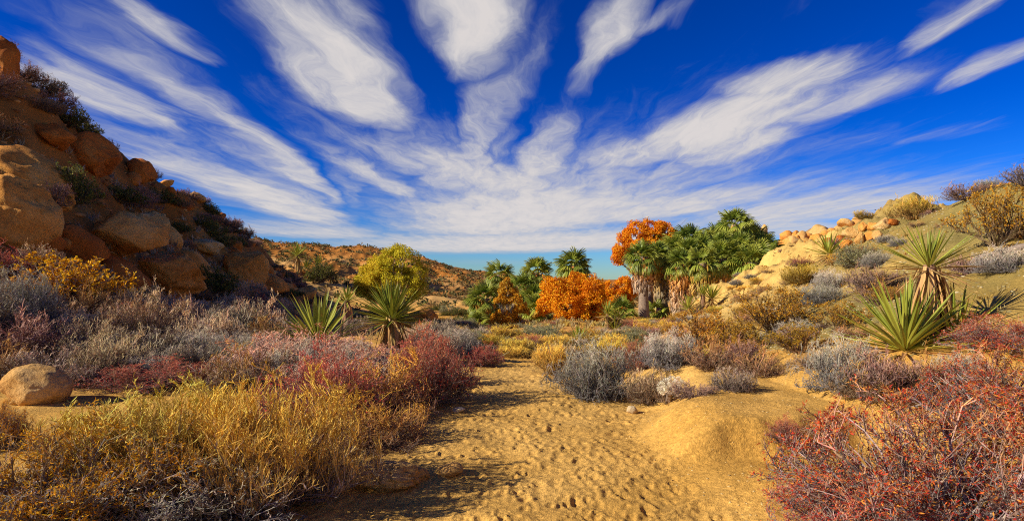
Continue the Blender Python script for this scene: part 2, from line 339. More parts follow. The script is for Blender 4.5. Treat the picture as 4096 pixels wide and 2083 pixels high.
def hgt(x, y):
    x, y = np.broadcast_arrays(np.asarray(x, float), np.asarray(y, float))
    zf = np.interp(y, [-60, 0, 12, 30, 45, 60, 85, 130, 500, 2000], [0, 0, 0, -.9, -1.85, -2.5, -2.7, -2.7, -3, -3])
    z = zf.copy()
    # hill on one side
    t = hill_left_t(x, y); rz = np.interp(y, LRY, LRZ); tt = np.clip(t, 0, 1)
    g = .55 * tt + .45 * tt * tt - np.clip(t - 1, 0, 3) * .10
    fl = 1 - sstep(75, 125, y)
    hl = (rz - zf) * g * fl
    nl = fbm2(x * .22, y * .22, 5, 4) * .9 + np.abs(noise2(x * .55, y * .55, 9)) * .35
    z = z + np.maximum(hl, -3) + nl * sstep(.12, .5, t) * fl * .75 * (1 - .5 * sstep(.85, 1.05, t))
    # hill on the other side
    t = hill_right_t(x, y); rz = np.interp(y, RRY, RRZ); tt = np.clip(t, 0, 1)
    g = .85 * tt + .15 * tt * tt - np.clip(t - 1, 0, 3) * .12
    fr = 1 - sstep(38.5, 50, y)
    nr = fbm2(x * .35 + 7, y * .35, 15, 4) * .35
    crag = (.26 * (1 - 2 * np.abs(noise2(x * .9, y * .9, 41))) + .16 * (1 - 2 * np.abs(noise2(x * 2.1 + 3, y * 2.1, 43))) + .07 * noise2(x * 5, y * 5, 45)) * sstep(17, 25, y) * sstep(.08, .3, t)
    z = z + ((rz - zf) * g + (nr + crag) * sstep(.05, .4, t)) * fr
    # sand bench beside the path, in two steps
    l, r = path_edges(y)
    wob = noise2(x * .9, y * .9, 31) * .25 + noise2(x * 3.1, y * 3.1, 33) * .07 + noise2(x * 8, y * 8, 35) * .025
    bench = sstep(0, .75, x - r - .1 + wob * .6) * sstep(5.2, 5.52, y - .12 * (x - 2.5) + wob * .7) * (1 - sstep(8.2, 10.5, y)) * .30
    sheet = sstep(0, .9, x - r + .1) * .09 * (1 - sstep(8, 10, y)) * sstep(1, 3.4, y)
    z = z + (bench + sheet) * (1 - sstep(.0, .25, t) * .5)
    # low bank on the brushy side
    z = z + sstep(0, 1.6, l - .35 - x) * .16 * (1 - sstep(14, 24, y)) * sstep(1, 4, y)
    # far ridge and boulder knoll
    fz = np.interp(x * 160 / np.maximum(y, 60), FX, FZ)
    s = np.clip((y - 78) / 82, 0, 1)
    gul = np.abs(noise2(x * .055, y * .03, 51)) * 2.4 + fbm2(x * .11, y * .11, 55, 4) * 1.3
    z = z + (fz * s ** 1.15 + (gul - .9) * sstep(.08, .35, s) * np.clip(fz / 9, 0, 1) * (1 - .65 * sstep(.8, 1, s))) * (1 - sstep(240, 420, y))
    z = z + np.minimum(17.0 * np.exp(-(((x - 47) / 14) ** 2 + ((y - 96) / 14) ** 2)), 10.6) * (1 + .2 * fbm2(x * .2, y * .2, 61, 3))
    # general unevenness
    amp = sstep(2, 40, y) * .25 + .05
    z = z + amp * fbm2(x * .30, y * .30, 71, 3) + .02 * fbm2(x * 1.7, y * 1.7, 77, 3)
    return z
def hg(x, y): return float(hgt(np.array([x]), np.array([y]))[0])
_T = np.geomspace(2.2, 420, 2600)
def hit(px, py):
    """the point of the terrain seen along a direction from the eye."""
    dx, dz = (px - CX) / F, (HY - py) / F
    z = EYE + dz * _T; h = hgt(dx * _T, _T); k = np.where(z < h)[0]
    t = _T[k[0]] if len(k) else 60.0
    return np.array([dx * t, t, float(hgt(np.array([dx * t]), np.array([t]))[0])])
def at(px, y):
    x = (px - CX) / F * y; return np.array([x, y, hg(x, y)])
def zpix(py, y): return EYE + (HY - py) / F * y

SAND = np.array([.63, .34, .068]); SANDW = np.array([.70, .42, .115]); SOIL = np.array([.54, .27, .065]); REDSOIL = np.array([.50, .18, .032])
GRAVEL = np.array([.25, .20, .062]); CLIFF = np.array([.66, .42, .115]); FARC = np.array([.42, .165, .03]); FARP = np.array([.66, .42, .15])
def build_terrain():
    th = np.radians(np.concatenate([np.linspace(-180, -47, 50)[:-1], np.linspace(-47, 47, 600), np.linspace(47, 180, 50)[1:]]))
    r = np.concatenate([[.02, .4, .8, 1.2, 1.6, 2.0, 2.4, 2.8], np.geomspace(3.1, 14, 235), np.geomspace(14, 210, 195)[1:], np.geomspace(210, 2500, 22)[1:]])
    T, R = np.meshgrid(th, r)
    X, Y = R * np.sin(T), R * np.cos(T)
    Z = hgt(X, Y)
    pl, pr = path_edges(Y)
    wob = noise2(X * 1.1, Y * 1.1, 3) * .22 + noise2(X * 3, Y * 3, 4) * .08
    inpath = np.minimum(X - pl + wob, pr - X + wob)
    inpath = np.where((Y > 1) & (Y < 24), inpath, -1)
    # footprints trodden into the path and, fainter, the sheet beside it
    rng = np.random.default_rng(8)
    sel = np.where((Y > 2.6) & (Y < 15) & (X > -2.4) & (X < 3.2))
    xs, ys = X[sel], Y[sel]; dz = np.zeros(len(xs)); o = np.argsort(ys); xs, ys = xs[o], ys[o]
    for k in range(5200):
        fy = 2.8 + 11.5 * rng.random() ** 1.25; l, rr = path_edges(np.array([fy])); fx = rng.uniform(l[0] - .1, rr[0] + .25)
        if rng.random() < .10: fx = rng.uniform(rr[0], rr[0] + 1.4)
        i0, i1 = np.searchsorted(ys, [fy - .32, fy + .32])
        a = rng.normal(0, .55); ca, sa_ = math.cos(a), math.sin(a)
        dx, dy = xs[i0:i1] - fx, ys[i0:i1] - fy
        u, v = (dx * ca + dy * sa_), (-dx * sa_ + dy * ca)
        fs = rng.uniform(.35, .85); e = np.sqrt((u / (.048 * fs)) ** 2 + (v / (rng.uniform(.08, .13) * fs)) ** 2)
        dep = rng.uniform(.0025, .0095) * (.35 if fx > rr[0] + .1 else 1)
        dz[i0:i1] += dep * (-np.exp(-e ** 2.0) + .62 * np.exp(-((e - 1.5) / .38) ** 2) * (1 + .6 * np.sign(v)))
    full = np.zeros(len(xs)); full[o] = np.clip(dz, -.03, .022); Z[sel] += full
    # colour of the soils
    lt, rt = hill_left_t(X, Y), hill_right_t(X, Y)
    n1 = fbm2(X * .5, Y * .5, 91, 4)[..., None]; n2 = fbm2(X * .13, Y * .13, 95, 4)[..., None]
    C = SAND + (SANDW - SAND) * np.clip(n1 * .6 + .4, 0, 1)
    w = (sstep(9, 20, Y) * (1 - sstep(0, .3, inpath)))[..., None]; C = C + (SOIL * 1.25 - C) * w * np.clip(.6 + n1, .2, 1)
    w = sstep(.05, .3, lt)[..., None]; C = C + ((SOIL + (REDSOIL - SOIL) * np.clip(.5 + n2, 0, 1)) * (.72 + .2 * n1) - C) * w
    w = (sstep(.02 + .14 * (1 - sstep(7, 9, Y)), .16 + .2 * (1 - sstep(7, 9, Y)), rt) * (1 - sstep(45, 55, Y)))[..., None]; gr = GRAVEL + (np.array([.36, .24, .06]) - GRAVEL) * np.clip(.4 + n1 * .8, 0, 1); C = C + (gr - C) * w
    w = (sstep(10.5, 15, Y) * (1 - sstep(.35, .65, rt)) * sstep(.02, .16, rt))[..., None]; C = C + (np.array([.54, .35, .10]) * (1 + .2 * n1) - C) * w
    w = (sstep(19, 26, Y) * (1 - sstep(50, 56, Y)) * sstep(.04, .2, rt))[..., None]; C = C + (CLIFF * (1 + .15 * n1) - C) * w
    s = sstep(78, 100, Y)[..., None]; far = FARC + (FARP - FARC) * np.clip(1.1 - (Y[..., None] - 80) / 45 + n2 * .7, 0, 1) * .8; C = C + (far - C) * s
    nr, nth = X.shape
    P = np.stack([X, Y, Z], -1)
    # smooth normals of the whole sheet, so that the pieces join without a seam
    dr = np.gradient(P, axis=0); dt = np.gradient(P, axis=1); NR = unit(np.cross(dt, dr)); NR = np.where(NR[..., 2:3] < 0, -NR, NR)
    idx = np.arange(nr * nth).reshape(nr, nth)
    Q = np.stack([idx[:-1, :-1], idx[:-1, 1:], idx[1:, 1:], idx[1:, :-1]], -1).reshape(-1, 4)
    cen = lambda A: (A[:-1, :-1] + A[1:, 1:]).ravel() / 2
    cp, cl, cr, cy = cen(inpath), cen(lt), cen(rt), cen(Y)
    zone = np.zeros(len(Q), int)
    zone[(cl > .10) & (cy < 95)] = 2; zone[(cr > .04) & (cy < 50)] = 3; zone[(cy >= 78) & (zone == 0)] = 4
    zone[cp > 0] = 1
    Pf, Cf, Nf = P.reshape(-1, 3), C.reshape(-1, 3), NR.reshape(-1, 3)
    names = [('ground', 'sandy desert floor with brush growing along both sides of the path'), ('path', 'trodden golden sand path full of footprints'),
             ('hillside', 'steep brown rocky hillside with boulders, in shade'), ('hillside', 'sunlit gravelly slope and tan bluff with yuccas'),
             ('far_hill', 'distant red brown rocky ridge beyond the oasis')]
    for k, (nm, lb) in enumerate(names):
        q = Q[zone == k]; used, inv = np.unique(q, return_inverse=True)
        me = quad_mesh(nm, Pf[used], inv.reshape(-1, 4), Cf[used], M_GROUND, True)
        me.normals_split_custom_set_from_vertices(Nf[used].tolist())
        tag(obj(nm, me), lb, None, None, 'structure')
build_terrain()

# ------------------------------------------------------------------ rocks
def ico(sub):
    bm = bmesh.new(); bmesh.ops.create_icosphere(bm, subdivisions=sub, radius=1)
    V = np.array([v.co[:] for v in bm.verts]); T = np.array([[v.index for v in f.verts] for f in bm.faces]); bm.free(); return V, T
ICO = {s: ico(s) for s in (1, 2, 3, 4, 5)}
def rock_verts(seed, size, sub=4, cuts=12, rough=.075, flat=.97):
    rng = np.random.default_rng(seed)
    V, T = ICO[sub]; V = V.copy()
    for k in range(cuts):
        n = unit(rng.normal(size=3)); d = rng.uniform(.52, .86) if k % 2 else rng.uniform(.68, .92); s = V @ n
        V = V - n * (np.maximum(s - d, 0) * flat)[:, None]
    nn = unit(V)
    o = rng.uniform(-50, 50, 3)
    def n3(f, sd): q = V * f + o; return noise3(q[:, 0], q[:, 1], q[:, 2], sd)
    d = n3(1.3, 1) * rough * 1.4 + n3(2.9, 2) * rough * .7 + n3(6, 3) * rough * .3
    if sub > 3: d = d + n3(13, 4) * rough * .22 - rough * .9 * np.exp(-(n3(1.5, 6) / .045) ** 2) - rough * .5 * np.exp(-(n3(2.7, 7) / .04) ** 2)
    return (V + nn * d[:, None]) * np.array(size), T
def rock_mesh(name, seed, size, mat, sub=4, **k):
    V, T = rock_verts(seed, size, sub, **k)
    me = bpy.data.meshes.new(name); me.from_pydata(V.tolist(), [], T.tolist()); me.polygons.foreach_set('use_smooth', [True] * len(T))
    me.materials.append(mat); me.update(); return me
ROCKS = []     # footprints of the boulders, kept clear of brush
def boulder(px, py, w, h, label, mat=None, seed=1, depth=.8, tilt=0, rz=0, sub=4, group=None, name='boulder', dist=None, sink=.25, **k):
    p = hit(px, py) if dist is None else at(px, dist)
    d = p[1]; W, H = w / F * d, h / F * d
    size = (W / 2, W / 2 * depth, H / 2 * (1 + sink))
    o = obj(name, rock_mesh(name, seed, size, mat or M_ROCK, sub, **k))
    o.location = (p[0], p[1] + size[1] * .3, p[2] + H / 2 * (1 - sink)); o.rotation_euler = (0, math.radians(tilt), math.radians(rz))
    ROCKS.append((p[0], p[1], max(W / 2, .2)))
    return tag(o, label, 'boulder' if name == 'boulder' else 'stone', group)
boulder(8, 240, 84, 66, 'huge smooth orange boulder on the brushy slope above the yellow bush', M_ROCK, 3, .8, 18, sub=5, cuts=8, rough=.08)
boulder(0, 84, 34, 48, 'dark upright boulder crowning the top of the steep hill', M_ROCKD, 5, .9, 0, sub=4, cuts=5)
boulder(22, 180, 96, 26, 'broad bare tan slab lying in the steep slope above the huge boulder', M_ROCK, 8, .9, 34, sub=5, cuts=9, rough=.07, sink=.8)
boulder(48, 142, 44, 22, 'flat dark orange slab at the upper end of a jutting ledge', M_ROCKD, 11, .9, 28, sub=4)
boulder(88, 166, 56, 34, 'big angular red brown block jutting from the steep slope', M_ROCKD, 14, .9, 34, sub=5, cuts=11, rough=.06)
boulder(137, 180, 32, 22, 'blocky orange rock perched on the hill skyline', M_ROCKD, 17, .9, 26, sub=4, cuts=10, rough=.06)
boulder(118, 256, 88, 46, 'wide overhanging orange boulder with a sunlit flat top', M_ROCK, 21, .8, 12, sub=5, cuts=9, rough=.08)
boulder(147, 233, 36, 30, 'pale tan rock leaning behind the overhanging boulder', M_ROCKT, 24, .9, 20, sub=4)
boulder(164, 288, 92, 40, 'long sloping orange boulder half hidden by grey brush', M_ROCK, 27, .6, 20, sub=5, cuts=9, rough=.08)
boulder(190, 274, 50, 24, 'rounded orange boulder behind the long sloping one', M_ROCK, 31, .8, 25, sub=4)
boulder(240, 284, 56, 42, 'tall cracked orange boulder with a pale sunlit side', M_ROCK, 35, .7, 38, sub=5, cuts=9, rough=.08)
boulder(268, 292, 40, 18, 'low orange boulder at the foot of the tall cracked one', M_ROCK, 37, .8, 20, sub=4)
boulder(203, 250, 40, 12, 'low pale rock ledge showing between purple shrubs', M_ROCKT, 41, .9, 14, sub=4)
boulder(179, 191, 16, 10, 'small pale rock catching light on the hill skyline', M_ROCKT, 43, .9, 20, sub=3)
boulder(196, 201, 16, 9, 'rounded tan skyline rock next to a dark ridge shrub', M_ROCK, 45, .9, 20, sub=3)
boulder(30, 402, 66, 36, 'rounded tan boulder resting on bare sand behind the golden bush', M_ROCKT, 47, .8, 4, sub=5, cuts=3, rough=.06)
boulder(62, 248, 18, 12, 'small orange rock in the brush below the huge boulder', M_ROCK, 48, .9, 10, sub=3)
boulder(425, 322, 34, 14, 'low salmon boulder behind the tall trunked yucca', M_ROCK, 49, .9, 0, sub=4)
boulder(386, 488, 76, 26, 'low lumpy grey brown rock half buried in the shaded path edge', M_ROCKT, 51, .7, 4, sub=5, cuts=2, rough=.16, name='half_buried_rock')
boulder(450, 474, 28, 11, 'knobby stone beside the half buried rock', M_ROCKT, 53, .8, 0, sub=4, name='half_buried_rock')
boulder(459, 412, 14, 7, 'small pale stone lying at the edge of the shaded path', M_ROCKG, 55, .8, 0, sub=3, name='stone')
boulder(632, 413, 13, 8, 'white angular stone beside the grey dome shrub', M_ROCKG, 57, .8, 0, sub=3, cuts=10, name='stone')
rng = np.random.default_rng(5)
for k in range(46):                                   # rocks strewn over the steep hill
    y = rng.uniform(16, 66); t = rng.uniform(.3, 1.02)
    fx, rx = np.interp(y, LY, LFX), np.interp(y, LRY, LRX); x = fx + (rx - fx) * t
    s = rng.uniform(.25, .8) * (1 + y / 70)
    o = obj('boulder', rock_mesh('boulder', 100 + k, (s, s * rng.uniform(.6, .9), s * rng.uniform(.45, .75)), [M_ROCK, M_ROCKD, M_ROCKD][k % 3], 3))
    o.location = (x, y, hg(x, y) + s * .12); o.rotation_euler = (rng.uniform(-.2, .2), .5, rng.uniform(0, 6))
    ROCKS.append((x, y, s)); tag(o, 'small orange brown rock strewn over the steep shaded hillside', 'boulder', 'rocks strewn on the steep hill')
for k in range(120):                                  # boulder pile on the knoll behind the palms
    x = rng.uniform(34, 60); y = 81 + rng.uniform(0, 9); s = rng.uniform(.45, 1.25)
    o = obj('boulder', rock_mesh('boulder', 300 + k, (s, s * .8, s * rng.uniform(.6, 1.05)), M_ROCK if k % 3 else M_ROCKT, 3, cuts=9))
    o.location = (x, y, hg(x, y) + s * .3); o.rotation_euler = (rng.uniform(-.4, .4), rng.uniform(-.4, .4), rng.uniform(0, 6))
    tag(o, 'jumbled orange boulder in the heap behind the palm grove', 'boulder', 'boulder heap behind the palms')
p = at(764, 84)
o = obj('boulder', rock_mesh('boulder', 400, (.55, .5, 1.3), M_ROCKT, 3)); o.location = (p[0], p[1], zpix(233, 84)); tag(o, 'upright pillar rock on the boulder heap next to the palm tops', 'boulder')
for k, (px, py, w, h) in enumerate([(863, 228, 9, 9), (850, 232, 9, 8), (838, 237, 8, 6), (873, 226, 12, 7), (882, 224, 12, 8), (829, 241, 8, 6), (845, 243, 10, 7), (857, 238, 12, 8), (893, 219, 10, 7), (868, 236, 9, 6), (878, 234, 9, 6)]):
    boulder(px + (k * 7 % 5), py + 3 + k % 3, w * (.8 + .12 * (k * 5 % 7)), h * (.9 + .1 * (k * 3 % 8)), 'orange and white rock cropping out along the bluff crest', [M_ROCK, M_ROCKT, M_ROCKD][k % 3], 500 + k, 1.3, 15, sub=4, rz=k * 40, sink=.5, group='rocks along the bluff crest')

# loose stone too small and many to count: joined
def scatter_stones(name, label, pts, smin, smax, seed, cols):
    rng = np.random.default_rng(seed); V0, T0 = rock_verts(seed, (1, .75, .42), 1, cuts=5)
    n = len(pts); s = rng.uniform(smin, smax, n) * rng.uniform(.5, 1, n); a = rng.uniform(0, 6.28, n)
    R = np.zeros((n, 3, 3)); R[:, 0, 0] = np.cos(a); R[:, 0, 1] = -np.sin(a); R[:, 1, 0] = np.sin(a); R[:, 1, 1] = np.cos(a); R[:, 2, 2] = 1
    V = np.einsum('nij,vj->nvi', R, V0) * s[:, None, None] * rng.uniform(.75, 1.25, (n, 1, 3)) + pts[:, None]
    Q = np.concatenate([T0, T0[:, 2:3]], 1)
    me = bpy.data.meshes.new(name)
    F3 = (T0[None] + (np.arange(n) * len(V0))[:, None, None]).reshape(-1, 3)
    me.vertices.add(n * len(V0)); me.vertices.foreach_set('co', V.astype(np.float32).ravel())
    me.loops.add(len(F3) * 3); me.loops.foreach_set('vertex_index', F3.astype(np.int32).ravel())
    me.polygons.add(len(F3)); me.polygons.foreach_set('loop_start', np.arange(0, len(F3) * 3, 3, dtype=np.int32)); me.update(calc_edges=True)
    c = np.array(cols)[rng.integers(0, len(cols), n)] * rng.uniform(.7, 1.2, (n, 1))
    C = np.concatenate([np.repeat(c, len(V0), 0), np.ones((n * len(V0), 1))], 1)
    me.attributes.new('Col', 'FLOAT_COLOR', 'POINT').data.foreach_set('color', C.astype(np.float32).ravel())
    me.materials.append(M_STONE); return tag(obj(name, me), label, None, None, 'stuff')
M_STONE = col_material('loose_stone', val=0, hue=0, grain=30, grain_amt=.25)
def field(n, seed, x0, x1, y0, y1, test):
    rng = np.random.default_rng(seed); x, y = rng.uniform(x0, x1, n), rng.uniform(y0, y1, n); k = test(x, y, rng); x, y = x[k], y[k]
    return np.stack([x, y, hgt(x, y)], 1)
scatter_stones('gravel', 'loose pale gravel scattered over the sunlit slope', field(17000, 1, 3, 15, 4, 22, lambda x, y, r: (np.abs(x) < .88 * y) & (hill_right_t(x, y) > .06) & (hill_right_t(x, y) < 1.05)), .014, .05, 61, [(.36, .29, .13), (.26, .215, .10), (.40, .27, .09), (.48, .41, .24), (.20, .165, .07)])
scatter_stones('pebbles', 'tiny pebbles sprinkled on the sand sheet beside the path', field(2400, 2, 1, 5, 3.3, 9.5, lambda x, y, r: (x > path_edges(y)[1]) & (r.random(len(x)) < .9)), .006, .02, 62, [(.5, .35, .14), (.6, .45, .2), (.4, .27, .1)])
scatter_stones('rubble', 'broken red brown rubble covering the far ridge', field(4200, 3, -105, 20, 82, 165, lambda x, y, r: hgt(x, y) > -1), .15, .6, 63, [(.42, .18, .04), (.5, .26, .07), (.30, .11, .025), (.52, .31, .11)])
scatter_stones('rubble', 'orange stone rubble between the boulders of the steep hill', field(5000, 4, -32, -8, 12, 72, lambda x, y, r: (np.abs(x) < .88 * y) & (hill_left_t(x, y) > .3) & (hill_left_t(x, y) < 1.1)), .06, .3, 64, [(.42, .2, .06), (.5, .28, .1), (.30, .12, .035)])

# ------------------------------------------------------------------ shrubs
def poly(rng, p, d, L, K, wig, bend):
    n = len(p); s = np.linspace(0, 1, K)[None, :, None]
    w = np.cumsum(rng.normal(0, wig, (n, K, 3)), 1); w -= w[:, :1]
    return p[:, None] + L[:, None, None] * (d[:, None] * s + bend[:, None] * s * s + w / K)
def grow(rng, par, n, smin, smax, lenf, ap, ar, au, K, wig, bend_up=0.0):
    N0, K0, _ = par.shape
    idx = np.repeat(np.arange(N0), n); s = rng.uniform(smin, smax, len(idx)); f = s * (K0 - 1); i = np.minimum(f.astype(int), K0 - 2); fr = (f - i)[:, None]
    A, B = par[idx, i], par[idx, i + 1]; p = A + (B - A) * fr; tan = unit(B - A)
    pl = np.linalg.norm(np.diff(par, axis=1), axis=2).sum(1)[idx]
    d = unit(tan * ap + rng.normal(0, 1, (len(idx), 3)) * ar + np.array([0, 0, au]))
    L = pl * lenf * rng.uniform(.55, 1.25, len(idx)) * (1.15 - .5 * s)
    bend = rng.normal(0, .12, (len(idx), 3)); bend[:, 2] += bend_up
    return poly(rng, p, d, L, K, wig, bend)
def shrub_proto(name, seed, n0=40, spread=75, n1=8, n2=4, n3=0, rx=1.0, hz=1.0, base=.12, thick=.006, lenf=(.5, .5, .45), ar=(.5, .6, .7), au=(.25, .3, .3),
                up0=.12, wig=.18, low=(.16, .13, .11), mid=None, tip=(.4, .3, .2), jit=.25, nleaf=0, leaf=(.03, .01), leafc=((.4, .2, .1),), leaf_h=0.0, tipstart=.35, stems_mat=None, tipfrac=1.0, flat=3):
    rng = np.random.default_rng(seed)
    a = rng.uniform(0, 2 * np.pi, n0); ph = np.radians(spread) * np.sqrt(rng.random(n0))
    d = np.stack([np.sin(ph) * np.cos(a) * rx, np.sin(ph) * np.sin(a) * rx, np.cos(ph) * hz], 1)
    L = np.linalg.norm(d, axis=1) * rng.uniform(.6, .92, n0); d = unit(d)
    b = np.stack([np.cos(a), np.sin(a), 0 * a], 1) * (base * np.sqrt(rng.random(n0)))[:, None]
    bend = rng.normal(0, .12, (n0, 3)); bend[:, 2] += up0
    lv = [poly(rng, b, d, L, 6, wig, bend)]
    for k, n in enumerate((n1, n2, n3)):
        if n: lv.append(grow(rng, lv[-1], n, .22 if k == 0 else .15, 1.0, lenf[k], 1.0, ar[k], au[k], (4, 3, 3)[k], wig * 1.5, up0 * .5))
    for P in lv: P[..., 2] = np.abs(P[..., 2])
    allp = np.concatenate([P.reshape(-1, 3) for P in lv]); kz = 1.0 / np.quantile(allp[:, 2], .996); kx = 1.0 / np.quantile(np.hypot(allp[:, 0], allp[:, 1]), .99)
    lv = [P * np.array([kx, kx, kz]) for P in lv]; hz = 1.0
    for P in lv:
        rr = np.linalg.norm(P, axis=-1, keepdims=True); P *= np.where(rr > .86, (.86 + (rr - .86) * .45) / np.maximum(rr, 1e-6), 1) * 1.06
    low, tip = np.array(low), np.array(tip); mid = np.array(mid) if mid is not None else (low + tip) / 2
    mbs, mbf = MB(), MB()
    for k, P in enumerate(lv):
        P[..., 2] = np.abs(P[..., 2])
        N, K, _ = P.shape
        r0 = thick * (1.9, 1.0, .66, .55)[k]
        R = np.linspace(1, .38, K)[None] * r0 * rng.uniform(.7, 1.3, (N, 1))
        h = np.clip(P[..., 2] / hz, 0, 1.2)
        h = np.clip((h - tipstart) / (1 - tipstart) + rng.normal(0, .18, (N, 1)) + .12 * (k - 1), 0, 1)[..., None]
        if tipfrac < 1: h = h * (rng.random((N, 1, 1)) < tipfrac)
        C = np.where(h < .5, low + (mid - low) * h * 2, mid + (tip - mid) * (h * 2 - 1)) * rng.uniform(1 - jit, 1 + jit, (N, 1, 1)) * rng.normal(1, .06, (N, 1, 3))
        tubes(mbs if k < 2 else mbf, P, R * (1.25 if k == flat else 1), C, 3 if k < flat else 2)
    if nleaf:
        P = lv[-1]; N, K, _ = P.shape
        idx = rng.integers(0, N, nleaf); s = rng.uniform(.25, 1, nleaf) * (K - 1); i = np.minimum(s.astype(int), K - 2); fr = (s - i)[:, None]
        pt = P[idx, i] * (1 - fr) + P[idx, i + 1] * fr
        keep = pt[:, 2] > leaf_h * hz * rng.uniform(.5, 1.2, nleaf); pt, idx, i = pt[keep], idx[keep], i[keep]; n = len(pt)
        D = unit(unit(P[idx, i + 1] - P[idx, i]) + rng.normal(0, .7, (n, 3))) * (leaf[0] * rng.uniform(.6, 1.4, n))[:, None]
        W = unit(np.cross(D, rng.normal(size=(n, 3)))) * (leaf[1] * rng.uniform(.7, 1.3, n))[:, None]
        lc = np.array(leafc)[rng.integers(0, len(leafc), n)] * rng.uniform(.7, 1.25, (n, 1))
        leaves(mbf, pt, D, W, lc)
    return name, mbs.mesh(name + '_branches', stems_mat or M_TWIG), mbf.mesh(name + '_foliage', M_LEAF if nleaf else M_TWIG)
PROTO = {}
def proto(key, *a, **k): PROTO[key] = shrub_proto(*a, **k)
proto('golden', 'golden_shrub', 1, n0=120, n1=8, n2=6, n3=3, spread=80, rx=.95, base=.24, thick=.0054, lenf=(.38, .36, .5), ar=(.34, .42, .5), au=(.45, .7, .5), up0=.28, wig=.3, low=(.22, .18, .17), mid=(.58, .38, .08), tip=(.97, .70, .14), tipstart=.18)
proto('golden2', 'golden_shrub', 2, n0=110, n1=8, n2=6, n3=3, spread=80, rx=.95, base=.25, thick=.0047, lenf=(.38, .36, .5), ar=(.36, .44, .5), au=(.45, .65, .5), up0=.28, wig=.32, low=(.22, .17, .16), mid=(.60, .36, .07), tip=(.97, .62, .10), tipstart=.24)
proto('orange', 'orange_shrub', 3, n0=60, n1=9, n2=6, n3=3, spread=80, base=.12, thick=.0062, lenf=(.42, .42, .45), ar=(.45, .5, .7), up0=.1, wig=.35, low=(.26, .22, .20), mid=(.38, .27, .20), tip=(.56, .34, .14), nleaf=26000, leaf=(.028, .0040), leafc=((.92, .36, .015), (.82, .29, .015), (.92, .48, .03)), leaf_h=.25)
proto('red', 'red_shrub', 4, n0=60, n1=9, n2=6, n3=3, spread=84, base=.12, thick=.0056, lenf=(.42, .42, .45), ar=(.5, .6, .7), up0=.12, wig=.35, low=(.24, .17, .14), mid=(.42, .20, .13), tip=(.66, .24, .12), nleaf=9000, leaf=(.022, .0065), leafc=((.60, .07, .05), (.50, .05, .05), (.68, .18, .06), (.74, .34, .14)), leaf_h=.2)
proto('redbig', 'red_shrub', 5, n0=56, n1=10, n2=7, n3=3, spread=84, rx=1.05, base=.14, thick=.0046, lenf=(.42, .36, .4), ar=(.42, .55, .7), au=(.2, .2, .2), up0=.08, wig=.28, low=(.26, .21, .19), mid=(.42, .25, .18), tip=(.66, .30, .11), jit=.5, nleaf=22000, leaf=(.023, .0037), leafc=((.66, .04, .035), (.50, .03, .04), (.76, .11, .03), (.82, .30, .05)), leaf_h=.06)
proto('pink', 'pink_shrub', 6, n0=60, n1=9, n2=6, n3=3, spread=84, base=.15, thick=.0064, lenf=(.42, .42, .45), ar=(.55, .65, .75), up0=.12, wig=.4, low=(.34, .25, .20), mid=(.66, .44, .32), tip=(.80, .36, .18), jit=.4)
proto('goldmix', 'tangled_shrub', 7, n0=60, n1=9, n2=6, n3=3, spread=86, base=.15, thick=.0056, lenf=(.42, .42, .45), ar=(.6, .7, .8), up0=.05, wig=.45, low=(.22, .15, .12), mid=(.48, .23, .07), tip=(.86, .48, .05), jit=.35, tipstart=.2)
proto('grey', 'grey_shrub', 8, n0=70, n1=9, n2=6, n3=3, spread=88, base=.15, thick=.0058, lenf=(.42, .42, .45), ar=(.55, .7, .8), up0=.05, wig=.4, low=(.20, .18, .16), mid=(.42, .37, .28), tip=(.64, .54, .36), jit=.3)
proto('pale', 'pale_shrub', 9, n0=70, n1=9, n2=5, n3=3, spread=84, base=.18, flat=2, thick=.0075, lenf=(.42, .42, .45), ar=(.4, .55, .65), au=(.3, .4, .4), up0=.15, wig=.32, low=(.22, .15, .10), mid=(.50, .35, .20), tip=(.82, .58, .30), jit=.4)
proto('pale2', 'pale_shrub', 19, n0=64, n1=9, n2=5, n3=3, spread=86, base=.18, flat=2, thick=.0085, lenf=(.42, .42, .45), ar=(.45, .6, .7), au=(.25, .35, .4), up0=.1, wig=.36, low=(.18, .14, .11), mid=(.38, .30, .21), tip=(.64, .48, .31), jit=.45)
proto('purple', 'purple_shrub', 10, n0=54, n1=8, n2=5, n3=3, spread=86, base=.15, flat=2, thick=.0085, lenf=(.42, .42, .45), ar=(.5, .65, .7), up0=.1, wig=.36, low=(.24, .15, .12), mid=(.38, .22, .16), tip=(.54, .29, .18), jit=.3)
proto('green', 'dark_green_shrub', 11, n0=40, n1=8, n2=5, spread=80, base=.1, flat=2, thick=.008, lenf=(.45, .5, .4), ar=(.5, .6, .7), low=(.14, .10, .07), tip=(.24, .19, .1), nleaf=8000, leaf=(.05, .016), leafc=((.13, .15, .03), (.20, .20, .035), (.09, .115, .03), (.28, .23, .04)), leaf_h=.05)
proto('yellow', 'yellow_shrub', 12, n0=64, n1=9, n2=5, n3=3, spread=86, base=.15, flat=2, thick=.0075, lenf=(.42, .42, .45), ar=(.4, .55, .6), au=(.3, .4, .4), up0=.15, wig=.32, low=(.32, .21, .06), mid=(.66, .42, .06), tip=(.92, .62, .09), jit=.3)
proto('sage', 'sage_shrub', 13, n0=56, n1=8, n2=5, n3=2, spread=84, base=.15, flat=2, thick=.0075, lenf=(.42, .42, .45), wig=.3, low=(.20, .17, .11), tip=(.44, .40, .22), nleaf=5000, leaf=(.04, .013), leafc=((.32, .33, .13), (.42, .40, .19), (.28, .28, .10)), leaf_h=.1)
